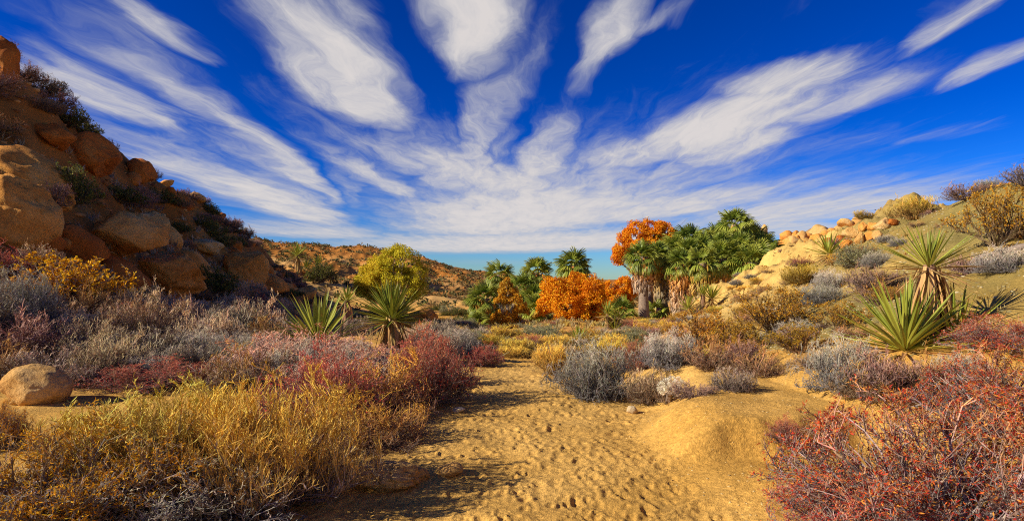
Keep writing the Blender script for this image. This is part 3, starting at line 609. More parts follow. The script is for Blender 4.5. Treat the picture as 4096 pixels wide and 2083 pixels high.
proto('creosote', 'open_shrub', 14, n0=34, n1=8, n2=6, n3=2, spread=62, base=.06, flat=2, thick=.008, lenf=(.42, .4, .4), ar=(.45, .55, .7), au=(.3, .3, .2), up0=.05, wig=.22, low=(.20, .13, .07), mid=(.32, .19, .07), tip=(.48, .29, .06), nleaf=7000, leaf=(.032, .010), leafc=((.64, .30, .02), (.54, .25, .02), (.70, .42, .04), (.40, .26, .03)), leaf_h=.35)
proto('brown', 'brown_shrub', 15, n0=54, n1=8, n2=5, n3=3, spread=88, base=.15, flat=2, thick=.0075, lenf=(.42, .42, .45), ar=(.5, .65, .7), up0=.08, wig=.36, low=(.26, .17, .10), mid=(.48, .26, .09), tip=(.70, .36, .08), jit=.35)
proto('gyellow', 'orange_yellow_shrub', 16, n0=50, n1=8, n2=6, spread=82, rx=1.05, base=.12, thick=.008, lenf=(.5, .5, .4), ar=(.5, .6, .7), wig=.3, low=(.28, .22, .18), tip=(.52, .36, .16), nleaf=9000, leaf=(.05, .017), leafc=((.86, .42, .01), (.92, .54, .02), (.74, .33, .01)), leaf_h=.3)
proto('bare', 'bare_shrub', 17, n0=26, n1=7, n2=5, n3=2, spread=70, base=.05, flat=2, thick=.010, lenf=(.45, .45, .4), ar=(.45, .55, .7), wig=.25, low=(.13, .10, .09), tip=(.26, .19, .15))

SHRUBS = []
def shrub(key, loc, rx, hz, label, group=None, rz=None, rngv=None, ry=None, cat='shrub'):
    nm, a, b = PROTO[key]
    rz = (hash((round(loc[0], 2), round(loc[1], 2))) % 628) / 100 if rz is None else rz
    t = thing(nm, label, cat, (loc[0], loc[1], loc[2] - .02), rz, (rx, ry or rx, hz), group)
    obj('branchwork', a, t); obj('foliage', b, t)
    SHRUBS.append((loc[0], loc[1], rx))
    return t
def shrub_px(key, px, base, w, top, label, dist=None, group=None, **k):
    p = hit(px, base) if dist is None else at(px, dist)
    d = p[1]; W = w / F * d / 2; H = max(zpix(top, d) - p[2], .12)
    return shrub(key, p, W / .84, H / .92, label, group, **k)
# foreground, brushy side
shrub_px('golden', 152, 488, 190, 383, 'golden stemmed bush with pale tops in front of the tan boulder', rz=.4)
shrub_px('golden2', 268, 500, 200, 374, 'tallest golden stemmed bush with orange tips beside the shaded sand', rz=2.2)
shrub_px('grey', 205, 516, 210, 455, 'tangle of bare grey curling twigs under the golden bushes', rz=1)
shrub_px('orange', 70, 530, 230, 425, 'grey bush with orange leafy sprays overhanging bare twigs', rz=1.2)
shrub_px('orange', 2, 448, 60, 398, 'small bright orange tuft beside the bare sand patch', rz=3.2)
shrub_px('grey', 20, 545, 170, 470, 'low dark grey twig heap under the orange sprays', dist=3.7, rz=3)
shrub_px('goldmix', 376, 444, 105, 388, 'tangled bush with yellow orange twig tips next to the path', rz=.6)
shrub_px('red', 322, 428, 130, 346, 'rust red bush between the golden bush and the trunked yucca', rz=2.6)
shrub_px('goldmix', 372, 418, 120, 350, 'yellow and red mottled bush below the trunked yucca', rz=4.1)
shrub_px('red', 432, 405, 92, 328, 'dark red rounded bush leaning over the shaded path', rz=5.0)
shrub_px('pink', 305, 385, 130, 326, 'pink and white twiggy bush around the low yucca rosette', dist=9.5, rz=1.1)
shrub_px('pink', 360, 380, 90, 342, 'pale pink twiggy bush in front of the trunked yucca', dist=10.2, rz=3.1)
shrub_px('red', 150, 388, 120, 358, 'low crimson bush behind the golden bush', dist=8.2, rz=1.9)
shrub_px('red', 207, 382, 70, 362, 'small crimson bush at the edge of the grey brush', dist=8.6, rz=.3)
shrub_px('red', 484, 366, 36, 342, 'small dark red bush where the path narrows', rz=.3)
shrub_px('yellow', 553, 374, 46, 340, 'bright yellow rounded bush at the bend of the path', rz=.9)
shrub_px('grey', 592, 394, 86, 338, 'large dense grey dome bush beside the path', rz=2.9)
shrub_px('red', 640, 386, 58, 336, 'wine red twiggy bush behind the grey dome bush', dist=9.6, rz=1.2)
shrub_px('pale', 655, 402, 56, 366, 'pale bristly bush around the white cactus', rz=4.9)
shrub_px('yellow', 700, 392, 72, 350, 'mustard yellow rounded bush behind the white cactus', dist=8.6, rz=4)
shrub_px('pale2', 733, 390, 46, 366, 'low silvery bush at the edge of the sand mound', rz=2)
shrub_px('purple', 695, 396, 50, 378, 'low grey purple bush on the sand mound rim', rz=1)
shrub_px('brown', 758, 374, 56, 344, 'rust brown low bush on the gravel slope foot', rz=3)
shrub_px('grey', 838, 388, 80, 334, 'grey purple bush in front of the low yucca clump', rz=3.9)
shrub_px('purple', 885, 392, 90, 345, 'dull purple brush below the yucca clump', rz=.2)
shrub_px('brown', 868, 396, 64, 358, 'orange brown twiggy bush at the back of the sand mound', rz=.7)
shrub_px('brown', 918, 388, 76, 346, 'orange litter brush under the big yucca rosette', rz=2.7)
shrub_px('grey', 962, 382, 60, 350, 'dark grey twig bush between the yucca and the red sprays', rz=5.1)
shrub_px('grey', 672, 366, 62, 328, 'tall grey brush between the wine red bush and the slope', rz=.6)
shrub_px('brown', 716, 366, 66, 332, 'rusty twig brush behind the mustard yellow bush', rz=1.6)
shrub_px('purple', 742, 368, 50, 334, 'dusky twig bush above the silvery low bush', rz=2.6)
shrub_px('yellow', 612, 352, 40, 332, 'straw bush behind the grey dome bush', rz=3.6)
shrub_px('creosote', 800, 352, 60, 322, 'dark stemmed leafy bush on the lower gravel', rz=4.6)
shrub_px('brown', 816, 366, 50, 344, 'brown litter bush on the lower gravel beside the grey purple one', rz=5.6)
shrub_px('creosote', 838, 330, 56, 300, 'thin leafy bush beside the broad yucca rosette', rz=1.6)
# foreground, sand side
shrub_px('redbig', 950, 560, 300, 392, 'large crimson leaved bush sprawling over the sand sheet', dist=3.75, rz=.5)
shrub_px('redbig', 1040, 500, 220, 345, 'tall red bush beside the crimson sprawling bush', dist=4.6, rz=2.4)
shrub_px('redbig', 1010, 400, 110, 312, 'orange red sprays growing up the gravel slope beside the yucca', dist=5.9, rz=3.7)
shrub_px('redbig', 860, 560, 170, 470, 'low red bush trailing across the sand sheet', dist=3.7, rz=1.4)
shrub_px('red', 783, 440, 40, 414, 'small pinkish dry tuft in the hollow of the sand mound', rz=1.4)
# gravel slope
shrub_px('creosote', 772, 331, 84, 286, 'open brown leaved bush with dark fanning stems on the slope', rz=.4)
shrub_px('creosote', 704, 348, 80, 310, 'sprawling brown leaved bush below the yucca cluster', rz=2.1)
shrub_px('creosote', 742, 352, 64, 318, 'thin brown leaved bush beside the grey twigs', rz=4.4)
shrub_px('creosote', 996, 246, 92, 186, 'large rusty leaved bush high on the gravel slope', rz=1.3)
shrub_px('yellow', 916, 219, 44, 195, 'rounded straw bush standing on the slope skyline', rz=1.3)
shrub_px('purple', 968, 199, 44, 181, 'dark purple bush on the highest part of the skyline', rz=1.3)
shrub_px('sage', 860, 266, 46, 242, 'wide olive bush beside the small slope yucca', rz=2.3)
shrub_px('yellow', 800, 283, 40, 262, 'low yellow bush on the tan bluff', rz=2.3)
shrub_px('red', 800, 266, 24, 256, 'small wine red bush on the bright bluff', rz=.3)
shrub_px('purple', 875, 292, 60, 262, 'grey purple brush behind the big yucca head', rz=.3)
shrub_px('grey', 832, 290, 36, 268, 'grey brush tuft on the gravel below the small yucca', rz=.9)
shrub_px('bare', 1024, 186, 44, 160, 'bare dead shrub leaning over the top of the gravel slope', rz=.9)
shrub_px('brown', 693, 312, 30, 298, 'rust red bush at the foot of the bluff near the palms', rz=.9)
shrub_px('purple', 842, 246, 26, 236, 'grey tuft on the bluff crest', rz=.9)
# steep hill
shrub_px('gyellow', 62, 306, 110, 256, 'wide orange yellow leaved bush in the grey brush', rz=.9)
shrub_px('green', 212, 296, 52, 266, 'olive green bush in front of the long sloping boulder', rz=.2)
shrub_px('green', 72, 206, 46, 166, 'dark green bush beside the huge smooth boulder', rz=1.2)
shrub_px('purple', 44, 206, 60, 178, 'dull red bush draped over the huge smooth boulder', rz=2.2)
shrub_px('green', 320, 282, 30, 262, 'dark rounded bush beside the twin hillside yuccas', rz=3)
shrub_px('green', 68, 128, 36, 106, 'dark green bush on the upper skyline of the steep hill', rz=3)
shrub_px('green', 85, 140, 32, 118, 'dark shrub above the angular block', rz=.5)
shrub_px('bare', 108, 153, 22, 138, 'thin leafless shrub on the steep skyline', rz=.5)
shrub_px('bare', 155, 180, 16, 168, 'leafless shrub right behind the perched blocky rock', rz=.5)
shrub_px('green', 211, 217, 18, 202, 'small dark tree like shrub on the ridge end', rz=.5)
shrub_px('purple', 230, 231, 24, 215, 'dark shrub where the ridge drops away', rz=.5)
shrub_px('bare', 96, 147, 16, 132, 'wispy dead shrub above the jutting ledge', rz=1.5)

def clear(x, y, r, rocks=True):
    l, rr = path_edges(np.array([y]))
    if 0 < y < 13.2 and l[0] - r * .8 < x < rr[0] + r * .8: return False
    if rocks:
        for (a, b, c) in ROCKS:
            if (a - x) ** 2 + (b - y) ** 2 < (c * .9 + r * .3) ** 2: return False
    return True
def in_view(x, y, m=.9): return abs(x) < y * m
OPEN = [(75, 205, 165, 256), (120, 246, 212, 284), (212, 243, 268, 280), (0, 165, 52, 238), (30, 120, 112, 170), (376, 318, 406, 343), (298, 300, 338, 334), (118, 156, 152, 180), (0, 384, 64, 402), (340, 288, 356, 304), (540, 290, 602, 318), (676, 285, 730, 302), (480, 300, 500, 320), (500, 290, 524, 322)]
LANDMARKS = [(*at(12, 24)[:2], 'huge smooth boulder'), (*hit(118, 256)[:2], 'overhanging boulder'), (*hit(164, 288)[:2], 'long sloping boulder'), (*hit(240, 284)[:2], 'tall cracked boulder'), (*hit(30, 402)[:2], 'rounded tan boulder'),
             (*hit(88, 166)[:2], 'angular red brown block'), (*hit(137, 180)[:2], 'blocky skyline rock'), (*hit(62, 306)[:2], 'orange yellow leaved bush'), (*hit(212, 296)[:2], 'olive green bush'), (*at(390, 11.5)[:2], 'trunked yucca'), (*at(318, 10.5)[:2], 'low yucca rosette'),
             (*at(348, 19)[:2], 'small round headed yucca'), (*hit(308, 276)[:2], 'dark hillside yuccas'), (*at(392, 40)[:2], 'yellow green cottonwood'), (*at(935, 7)[:2], 'tall weathered yucca'), (*hit(829, 262)[:2], 'lone bluff yucca'), (*at(702, 26)[:2], 'many headed yucca'),
             (*at(612, 27)[:2], 'double headed yucca'), (*at(578, 17)[:2], 'small valley yucca'), (*at(575, 52)[:2], 'round orange cottonwood'), (*at(508, 47)[:2], 'narrow yellow cottonwood'), (*at(644, 58)[:2], 'thickest palm trunk'), (*at(490, 47)[:2], 'rust skirted palm'),
             (*hit(772, 331)[:2], 'fanning brown leaved bush'), (*hit(996, 246)[:2], 'large rusty bush'), (*hit(916, 219)[:2], 'straw skyline bush'), (*hit(553, 374)[:2], 'bright yellow path bush'), (*hit(484, 366)[:2], 'dark red path bush'), (*hit(211, 217)[:2], 'ridge end shrub')]
def near(x, y): return min(LANDMARKS, key=lambda q: (q[0] - x) ** 2 + (q[1] - y) ** 2)[2]
def strew(n, seed, gen, keys, size, label, where, tall=(.75, 1.1)):
    rng = np.random.default_rng(seed); c = 0
    for _ in range(n * 14):
        x, y = gen(rng)
        s = rng.uniform(*size); hz = s * rng.uniform(*tall)
        if not in_view(x, y) or not clear(x, y, s): continue
        if any((a - x) ** 2 + (b - y) ** 2 < (.5 * (q + s)) ** 2 for a, b, q in SHRUBS): continue
        z = hg(x, y); px = CX + F * x / y; top = HY - (z + hz * .9 - EYE) / y * F; bot = HY - (z - EYE) / y * F; hw = s / y * F * .7
        if any(x0 - hw < px < x1 + hw and top < y1 and bot > y0 + 4 for x0, y0, x1, y1 in OPEN): continue
        k = keys[rng.integers(0, len(keys))]; f = (s - size[0]) / (size[1] - size[0])
        lb = ('low ' if f < .33 else 'large ' if f > .66 else '') + label[k] + ' ' + where + ' near the ' + near(x, y)
        shrub(k, (x, y, z), s, hz, lb, lb.replace(' shrub ', ' shrubs '), rz=rng.uniform(0, 6.28))
        c += 1
        if c >= n: break
def left_gen(t0, t1, y0, y1, p=1.0):
    def g(rng):
        y = y0 + (y1 - y0) * rng.random() ** p; t = rng.uniform(t0, t1); fx, rx = np.interp(y, LY, LFX), np.interp(y, LRY, LRX); return fx + (rx - fx) * t, y
    return g
def right_gen(t0, t1, y0, y1):
    def g(rng):
        y = rng.uniform(y0, y1); t = rng.uniform(t0, t1); fx, rx = np.interp(y, RY, RFX), np.interp(y, RRY, RRX); return fx + (rx - fx) * t, y
    return g
def box_gen(x0, x1, y0, y1):
    return lambda rng: (rng.uniform(x0, x1), rng.uniform(y0, y1))
KIND = {'pale': 'pale straw feathery shrub', 'pale2': 'silver grey feathery shrub', 'grey': 'dense grey twig shrub', 'pink': 'pinkish twig shrub', 'purple': 'dusky purple shrub', 'brown': 'rusty brown shrub', 'red': 'dull red shrub',
        'green': 'dark green shrub', 'yellow': 'straw yellow shrub', 'creosote': 'open leafy shrub', 'sage': 'sage green shrub'}
strew(135, 31, left_gen(-.15, .50, 8.5, 40, 1.3), ['pale', 'pale', 'pale2', 'pale2', 'grey', 'pale', 'purple', 'brown', 'red'], (.5, 1.15), KIND, 'on the brushy slope', tall=(.7, 1.2))
strew(66, 32, lambda r: (lambda y: (r.uniform(-.86 * y, -1.3), y))(r.uniform(8.0, 17)), ['pale', 'pale2', 'pale2', 'grey', 'brown'], (.45, .8), KIND, 'behind the pink bushes')
strew(160, 33, left_gen(.45, 1.0, 13, 72), ['purple', 'purple', 'green', 'green', 'purple', 'pale2', 'brown'], (.6, 1.6), KIND, 'on the steep hill', tall=(.6, .9))
strew(80, 34, right_gen(.05, 1.0, 7.5, 38), ['grey', 'brown', 'yellow', 'purple', 'brown', 'grey'], (.16, .5), KIND, 'on the gravel slope', tall=(.55, .85))
shrub_px('pink', 268, 396, 120, 338, 'red and white twiggy bush next to the grey brush', dist=8.7, rz=2.1)
shrub_px('pink', 345, 404, 120, 344, 'salmon twiggy bush under the low yucca rosette', dist=8.0, rz=5.1)
shrub_px('red', 420, 396, 76, 334, 'maroon bush between the trunked yucca and the shaded path', dist=9.0, rz=.1)
strew(30, 37, right_gen(-.05, .35, 9, 30), ['brown', 'yellow', 'grey', 'creosote', 'purple'], (.35, .65), KIND, 'along the slope foot', tall=(.6, .9))
strew(115, 35, lambda r: (lambda y: (r.uniform(-.26, .26) * y + .2, y))(13.4 + 28 * r.random() ** 1.6), ['yellow', 'yellow', 'sage', 'brown', 'pale', 'pale2', 'sage', 'red'], (.4, .8), KIND, 'on the valley floor', tall=(.45, .7))
strew(50, 38, lambda r: (lambda y: (r.uniform(-.42, -.06) * y, y))(r.uniform(36, 80)), ['sage', 'green', 'green', 'brown', 'yellow'], (.7, 1.5), KIND, 'below the far ridge', tall=(.5, .8))
strew(44, 36, lambda r: (lambda y: (r.uniform(-.26, .24) * y, y))(r.uniform(42, 62)), ['yellow', 'sage', 'green', 'sage', 'brown', 'yellow'], (.5, 1.0), KIND, 'before the oasis trees', tall=(.4, .65))

for o in COL.objects:
    if o.get('group') == 'rocks strewn on the steep hill':
        o['label'] = ('large ' if o.dimensions.x > 1.9 else 'small ') + ('red brown' if 'red' in o.data.materials[0].name else 'orange') + ' rock strewn on the steep hill near the ' + near(o.location.x, o.location.y); o['group'] = o['label'].replace(' rock ', ' rocks ')
# far brush too small to count
def far_brush():
    rng = np.random.default_rng(77); mb = MB()
    x, y = rng.uniform(-105, 25, 2100), rng.uniform(80, 165, 2100); z = hgt(x, y); k = z > -2.6; x, y, z = x[k], y[k], z[k]; n = len(x); m = 20
    s = rng.uniform(.35, .95, n)
    d = unit(rng.normal(size=(n, m, 3))); d[..., 2] = np.abs(d[..., 2])
    P = np.stack([x, y, z], 1)[:, None] + d * s[:, None, None] * rng.uniform(.3, 1, (n, m, 1)) * np.array([1, 1, .8])
    P = P.reshape(-1, 3); D = unit(rng.normal(size=P.shape)) * .42; W = unit(np.cross(D, rng.normal(size=P.shape))) * .16
    c = np.array([(.20, .16, .05), (.14, .13, .05), (.26, .17, .06), (.10, .10, .04)])[rng.integers(0, 4, n)]
    leaves(mb, P, D, W, np.repeat(c, m, 0) * rng.uniform(.7, 1.3, (n * m, 1)))
    tag(obj('distant_brush', mb.mesh('distant_brush', M_LEAF)), 'dots of dark brush covering the distant ridge', None, None, 'stuff')
far_brush()
def litter():
    rng = np.random.default_rng(78); mb = MB()
    def blades(x, y, m, ln, c0):
        n = len(x); P = np.repeat(np.stack([x, y, hgt(x, y)], 1), m, 0) + rng.normal(0, .05, (n * m, 3)) * [1, 1, 0]
        d = unit(rng.normal(0, .6, (n * m, 3)) + [0, 0, 1.0]); L = rng.uniform(.5, 1.3, n * m) * ln
        D = d * L[:, None]; W = unit(np.cross(D, rng.normal(size=D.shape))) * .004 * (1 + y.repeat(m)[:, None] / 6)
        C = np.array(c0)[rng.integers(0, len(c0), n)]; leaves(mb, P, D, W, np.repeat(C, m, 0) * rng.uniform(.6, 1.3, (n * m, 1)))
    p = field(1500, 5, -22, -3, 7.5, 45, lambda x, y, r: (hill_left_t(x, y) > -.2) & (hill_left_t(x, y) < .8)); blades(p[:, 0], p[:, 1], 16, .3, [(.5, .4, .26), (.36, .29, .22), (.42, .3, .18)])
    p = field(700, 6, 2.6, 17, 6, 38, lambda x, y, r: hill_right_t(x, y) > .03); blades(p[:, 0], p[:, 1], 10, .10, [(.55, .33, .07), (.4, .3, .12), (.5, .22, .05)])
    p = field(700, 7, -10, 10, 13, 50, lambda x, y, r: np.abs(x) < .25 * y); blades(p[:, 0], p[:, 1], 16, .3, [(.6, .42, .1), (.45, .33, .12), (.5, .4, .2)])
    tag(obj('dry_grass', mb.mesh('dry_grass', M_LEAF)), 'sparse dry grass and litter between the shrubs', None, None, 'stuff')
litter()

# ------------------------------------------------------------------ yuccas
def blade_mesh(name, seed, c0, c1, ctip, curve, width=.05):
    rng = np.random.default_rng(seed); K = 8; s = np.linspace(0, 1, K)
    w = width * np.interp(s, [0, .12, .45, .85, 1], [.55, .8, 1, .5, .02]); z = -curve * s ** 2
    side = rng.normal(0, .02) * s ** 2; v = .35
    V = np.stack([np.stack([s, side + w, z + w * v], 1), np.stack([s, side, z], 1), np.stack([s, side - w, z + w * v], 1)], 1).reshape(-1, 3)
    Q = []
    for k in range(K - 1):
        for j in (0, 1): Q.append((k * 3 + j, k * 3 + j + 1, k * 3 + 3 + j + 1, k * 3 + 3 + j))
    c = np.array(c0)[None] * (1 - s[:, None]) + np.array(c1)[None] * s[:, None]; c[-1:] = ctip
    C = np.repeat(c[:, None], 3, 1); C[:, 0] *= 1.25; C[:, 2] *= 1.25
    return quad_mesh(name, V, np.array(Q), C.reshape(-1, 3), M_YUCCA, False)
BLADES = [blade_mesh('leaf', k, (.38, .36, .045), (.20, .24, .026), (.36, .15, .04), c, .042) for k, c in enumerate((-.03, 0, .05, .11))]
OLDBL = [blade_mesh('dead_leaf', 20 + k, (.46, .30, .11), (.40, .22, .08), (.25, .10, .04), c, .042) for k, c in enumerate((.02, .12, .22))]
for m in OLDBL: m.materials[0] = M_DEAD
def orient(p, d, s, w, roll):
    d = Vector(d).normalized(); up = Vector((0, 0, 1)) if abs(d.z) < .97 else Vector((math.cos(roll), math.sin(roll), 0))
    y = up.cross(d).normalized(); z = d.cross(y)
    R = Matrix((d, y, z)).transposed().to_4x4() @ Matrix.Rotation(roll * .25, 4, 'X')
    return Matrix.Translation(p) @ R @ Matrix.Diagonal((s, w, s, 1))
GA = math.pi * (3 - math.sqrt(5))
def rosette(t, rng, c, n, ln, phi0, phi1, lean=(0, 0), wide=1.0, dead=0):
    for k in range(n):
        f = (k + .5) / n; ph = math.radians(phi0 + (phi1 - phi0) * f ** .8) + rng.normal(0, .11); a = k * GA + rng.normal(0, .2)
        d = Vector((math.sin(ph) * math.cos(a) + lean[0], math.sin(ph) * math.sin(a) + lean[1], math.cos(ph)))
        old = f > 1 - dead
        me = OLDBL[rng.integers(0, 3)] if old else BLADES[min(3, int(rng.integers(0, 2) + f * 2.5))]
        s = ln * rng.uniform(.8, 1.1) * (.82 + .18 * math.sin(f * math.pi))
        p = Vector(c) + Vector((d.x, d.y, 0)) * .03 - Vector((0, 0, .16 * f * ln))
        obj('dead_leaf' if old else 'leaf', me, t, orient(p, d, s, s * wide, rng.uniform(-1, 1)))
def yucca_trunk(t, rng, c0, c1, r, col=(.22, .13, .07), skirt=0, ln=.5):
    K = 6; s = np.linspace(0, 1, K)[:, None]; P = (np.array(c0) * (1 - s) + np.array(c1) * s)[None]; mb = MB()
    tubes(mb, P, np.array([[r * 1.15, r, r, r, r * .95, r * .6]]), np.tile(np.array(col), (1, K, 1)), 10)
    obj('trunk', mb.mesh('trunk', M_BARK, True), t)
    for k in range(skirt):
        f = k / max(skirt, 1); p = np.array(c0) * (1 - f) + np.array(c1) * f; p = np.array(c1) * (.35 + .65 * f) + np.array(c0) * (.65 - .65 * f)
        a = k * GA; sp = rng.uniform(.12, .42) + .25 * f ** 6
        d = Vector((math.cos(a) * sp, math.sin(a) * sp, -1))
        L = min(ln * rng.uniform(.8, 1.15), (p[2] + .02) / .95)
        obj('dead_leaf', OLDBL[rng.integers(0, 3)], t, orient(Vector(p) + Vector((math.cos(a), math.sin(a), 0)) * r * .9, d, L, L * 1.15, rng.uniform(-1, 1)))
def yucca(px, dist, heads, label, seed, group=None, base=None, **kk):
    """heads: (crown px, crown py, leaves, leaf length, phi0, phi1, skirt, dead share)."""
    rng = np.random.default_rng(seed); p = at(px, dist) if base is None else hit(px, base); d = p[1]
    t = thing('yucca', label, 'yucca', p, 0, (1, 1, 1), group)
    for (hx, hy, n, ln, a0, a1, sk, dead) in heads:
        c = np.array([(hx - CX) / F * d - p[0], rng.uniform(-.1, .1) if len(heads) > 1 else 0.0, zpix(hy, d) - p[2]])
        b = np.array([c[0] * .55, c[1], -.05])
        if c[2] > .12: yucca_trunk(t, rng, b, c, .06 + .03 * min(c[2], 1.2) + (.02 if sk else 0), skirt=sk, ln=ln * .95)
        rosette(t, rng, c, n, ln, a0, a1, dead=dead, **kk)
    return t
yucca(390, 11.5, [(392, 315, 160, .82, 2, 106, 90, .12)], 'tall yucca on a trunk skirted with hanging dead leaves', 1, wide=.8)
yucca(318, 10.5, [(318, 340, 52, 1.02, 4, 76, 0, .12)], 'trunkless yucca with stiff yellow green leaves in the pink bush', 2, wide=1.0)
yucca(348, 19, [(347, 300, 60, .62, 3, 112, 10, .15)], 'small round headed yucca between the two large ones', 3)
HD = hit(308, 276); HS = HD[1] / F
yucca(308, HD[1], [(297, 254, 60, 17 * HS, 3, 120, 16, .2), (318, 265, 50, 15 * HS, 3, 120, 10, .2), (306, 266, 40, 13 * HS, 3, 120, 0, .2)], 'clump of dark yuccas high on the shaded hillside', 4)
yucca(935, 7.0, [(929, 264, 74, .60, 2, 116, 70, .40)], 'tall weathered yucca with many dry leaves on the gravel slope', 5, wide=.62)
yucca(908, 6.6, [(905, 342, 115, .84, 3, 96, 0, .2)], 'broad low yucca rosette below the tall weathered yucca', 6, wide=.66)
yucca(952, 6.9, [(955, 338, 50, .74, 5, 88, 0, .2)], 'smaller low yucca rosette among the red sprays', 7, wide=.66)
yucca(829, 24, [(829, 252, 60, .85, 3, 118, 14, .3)], 'small lone yucca on the tan bluff', 8, base=262)
yucca(702, 26, [(712, 297, 60, .8, 3, 118, 16, .25), (688, 307, 46, .75, 3, 115, 8, .2), (700, 318, 46, .75, 3, 110, 0, .2), (703, 293, 40, .6, 3, 110, 6, .2)], 'many headed yucca cluster in front of the palm skirts', 9)
yucca(612, 27, [(608, 313, 50, .75, 3, 118, 10, .2), (615, 328, 60, .8, 3, 118, 8, .3), (618, 316, 36, .6, 3, 115, 0, .4)], 'double headed yucca in front of the orange cottonwoods', 10)
yucca(578, 17, [(578, 339, 56, .55, 3, 116, 6, .2)], 'small yucca behind the grey dome bush', 11)

# ------------------------------------------------------------------ fan palms
def frond_mesh(name, seed, c0, c1, mat, droop):
    rng = np.random.default_rng(seed); mb = MB()
    pet = np.array([[[0, 0, 0], [.22, 0, .02], [.45, 0, 0]]], float); tubes(mb, pet, np.array([[.022, .016, .012]]), np.tile(np.array(c1) * 1.2, (1, 3, 1)), 3)
    n = 22
    for k in range(n):
        a = math.radians(-92 + 184 * k / (n - 1)); L = .58 * (1 - .22 * abs(math.sin(a))) * rng.uniform(.9, 1.08)
        s = np.array([0, .45, .8, 1.0]); w = np.array([.012, .034, .022, .002])
        dx, dy = math.cos(a), math.sin(a)
        x = .45 + dx * L * s; y = dy * L * s; z = -droop * (s ** 2.4) * L * (1 + .35 * abs(dy)) + .03 * (k % 2) - .10 * abs(dy) * s
        x = x - droop * .35 * dx * L * np.clip(s - .55, 0, 1)
        nx, ny = -dy, dx
        V = np.stack([np.stack([x + nx * w, y + ny * w, z + .012], 1), np.stack([x, y, z - .008], 1), np.stack([x - nx * w, y - ny * w, z + .012], 1)], 1).reshape(-1, 3)
        Q = [(i * 3 + j, i * 3 + j + 1, i * 3 + 4 + j, i * 3 + 3 + j) for i in range(3) for j in (0, 1)]
        C = np.repeat((np.array(c0)[None] * (1 - s[:, None]) + np.array(c1)[None] * s[:, None])[:, None], 3, 1) * rng.uniform(.8, 1.2)
        mb.add(V, Q, C.reshape(-1, 3))
    return mb.mesh(name, mat)
FROND = [frond_mesh('frond', k, (.18, .26, .025), (.34, .36, .05), M_FROND, d) for k, d in enumerate((.15, .4, .65, .9))]
DFROND = [frond_mesh('dead_frond', 9 + k, (.42, .20, .05), (.50, .27, .08), M_DEAD, d) for k, d in enumerate((1.0, 1.3))]
def palm(px, dist, crown_py, label, seed, size=1.9, skirt=.5, n=34, trunk_r=.42, group=None, crown_px=None, base_z=None, dead=6):
    rng = np.random.default_rng(seed); p = at(px, dist); d = dist
    t = thing('fan_palm', label, 'palm tree', p, 0, (1, 1, 1), group)
    c = np.array([((crown_px if crown_px is not None else px) - CX) / F * d - p[0], 0, zpix(crown_py, d) - p[2]]); H = c[2]
    if H > .8:
        K = 9; s = np.linspace(0, 1, K)[:, None]; P = (c * s + np.array([c[0] * .35, 0, 0]) * (s - s * s) + np.array([0, 0, -.1]) * (1 - s))
        mb = MB(); R = trunk_r * (.72 + .28 * (1 - s[:, 0]) ** 3) * .8
        tubes(mb, P[None], R[None], np.tile(np.array([.26, .19, .13]), (1, K, 1)), 14)
        obj('trunk', mb.mesh('trunk', M_BARK, True), t)
        # shaggy skirt of dead fronds, old and grey towards the ground
        mb = MB(); m = int(320 + 600 * skirt); f = 1 - skirt * rng.random(m) ** .9; a = rng.uniform(0, 6.283, m)
        pos = np.stack([np.interp(f, s[:, 0], P[:, k]) for k in range(3)], 1)
        rad = trunk_r * (1.0 + .55 * np.clip((f - (1 - skirt)) / skirt, 0, 1)) * rng.uniform(.75, 1.2, m)
        e = np.stack([np.cos(a), np.sin(a), 0 * a], 1); L = rng.uniform(.45, 1.0, m)
        P0 = pos + e * rad[:, None] * .75; P1 = pos + e * (rad * 1.18)[:, None] - np.array([0, 0, 1]) * (L * .5)[:, None]; P2 = pos + e * (rad * rng.uniform(.9, 1.25, m))[:, None] - np.array([0, 0, 1]) * L[:, None]
        tw = np.stack([-np.sin(a), np.cos(a), 0 * a], 1) * rng.uniform(.03, .10, m)[:, None] + e * rng.normal(0, .03, m)[:, None]
        V = np.stack([P0 + tw * .4, P0 - tw * .4, P1 + tw, P1 - tw, P2 + tw * .3, P2 - tw * .3], 1)
        V[..., 2] = np.maximum(V[..., 2], .02)
        Q = (np.array([[0, 1, 3, 2], [2, 3, 5, 4]])[None] + (np.arange(m) * 6)[:, None, None]).reshape(-1, 4)
        g = np.clip((f - (1 - skirt)) / max(skirt, .01) * 1.5 + rng.normal(0, .2, m) - .15, 0, 1)[:, None]
        Cc = (np.array([.46, .35, .23]) * (1 - g) + np.array([.72, .36, .07]) * g) * rng.uniform(.6, 1.25, (m, 1))
        mb.add(V, Q, np.repeat(Cc[:, None], 6, 1).reshape(-1, 3)); obj('skirt', mb.mesh('skirt', M_THATCH), t)
    for k in range(n + (dead if H > .8 else 0)):
        isd = k >= n; f = (k + .5) / n if not isd else 1.1
        ph = math.radians(8 + 112 * min(f, 1) ** .85) + rng.normal(0, .1) if not isd else math.radians(rng.uniform(128, 158)); a = k * GA + rng.normal(0, .15)
        dv = Vector((math.sin(ph) * math.cos(a), math.sin(ph) * math.sin(a), math.cos(ph)))
        if H <= .8 and dv.z < .05: dv.z = .12
        me = DFROND[rng.integers(0, 2)] if isd else FROND[min(3, int(f * 3.2 + rng.random() * .9))]
        sc = size * rng.uniform(.85, 1.12)
        q = Vector(c) + Vector((dv.x, dv.y, 0)) * trunk_r * .5 + Vector((0, 0, -.45 * min(f, 1)))
        obj('dead_frond' if isd else 'frond', me, t, orient(q, dv, sc, sc, rng.uniform(-1.2, 1.2)))
    return t
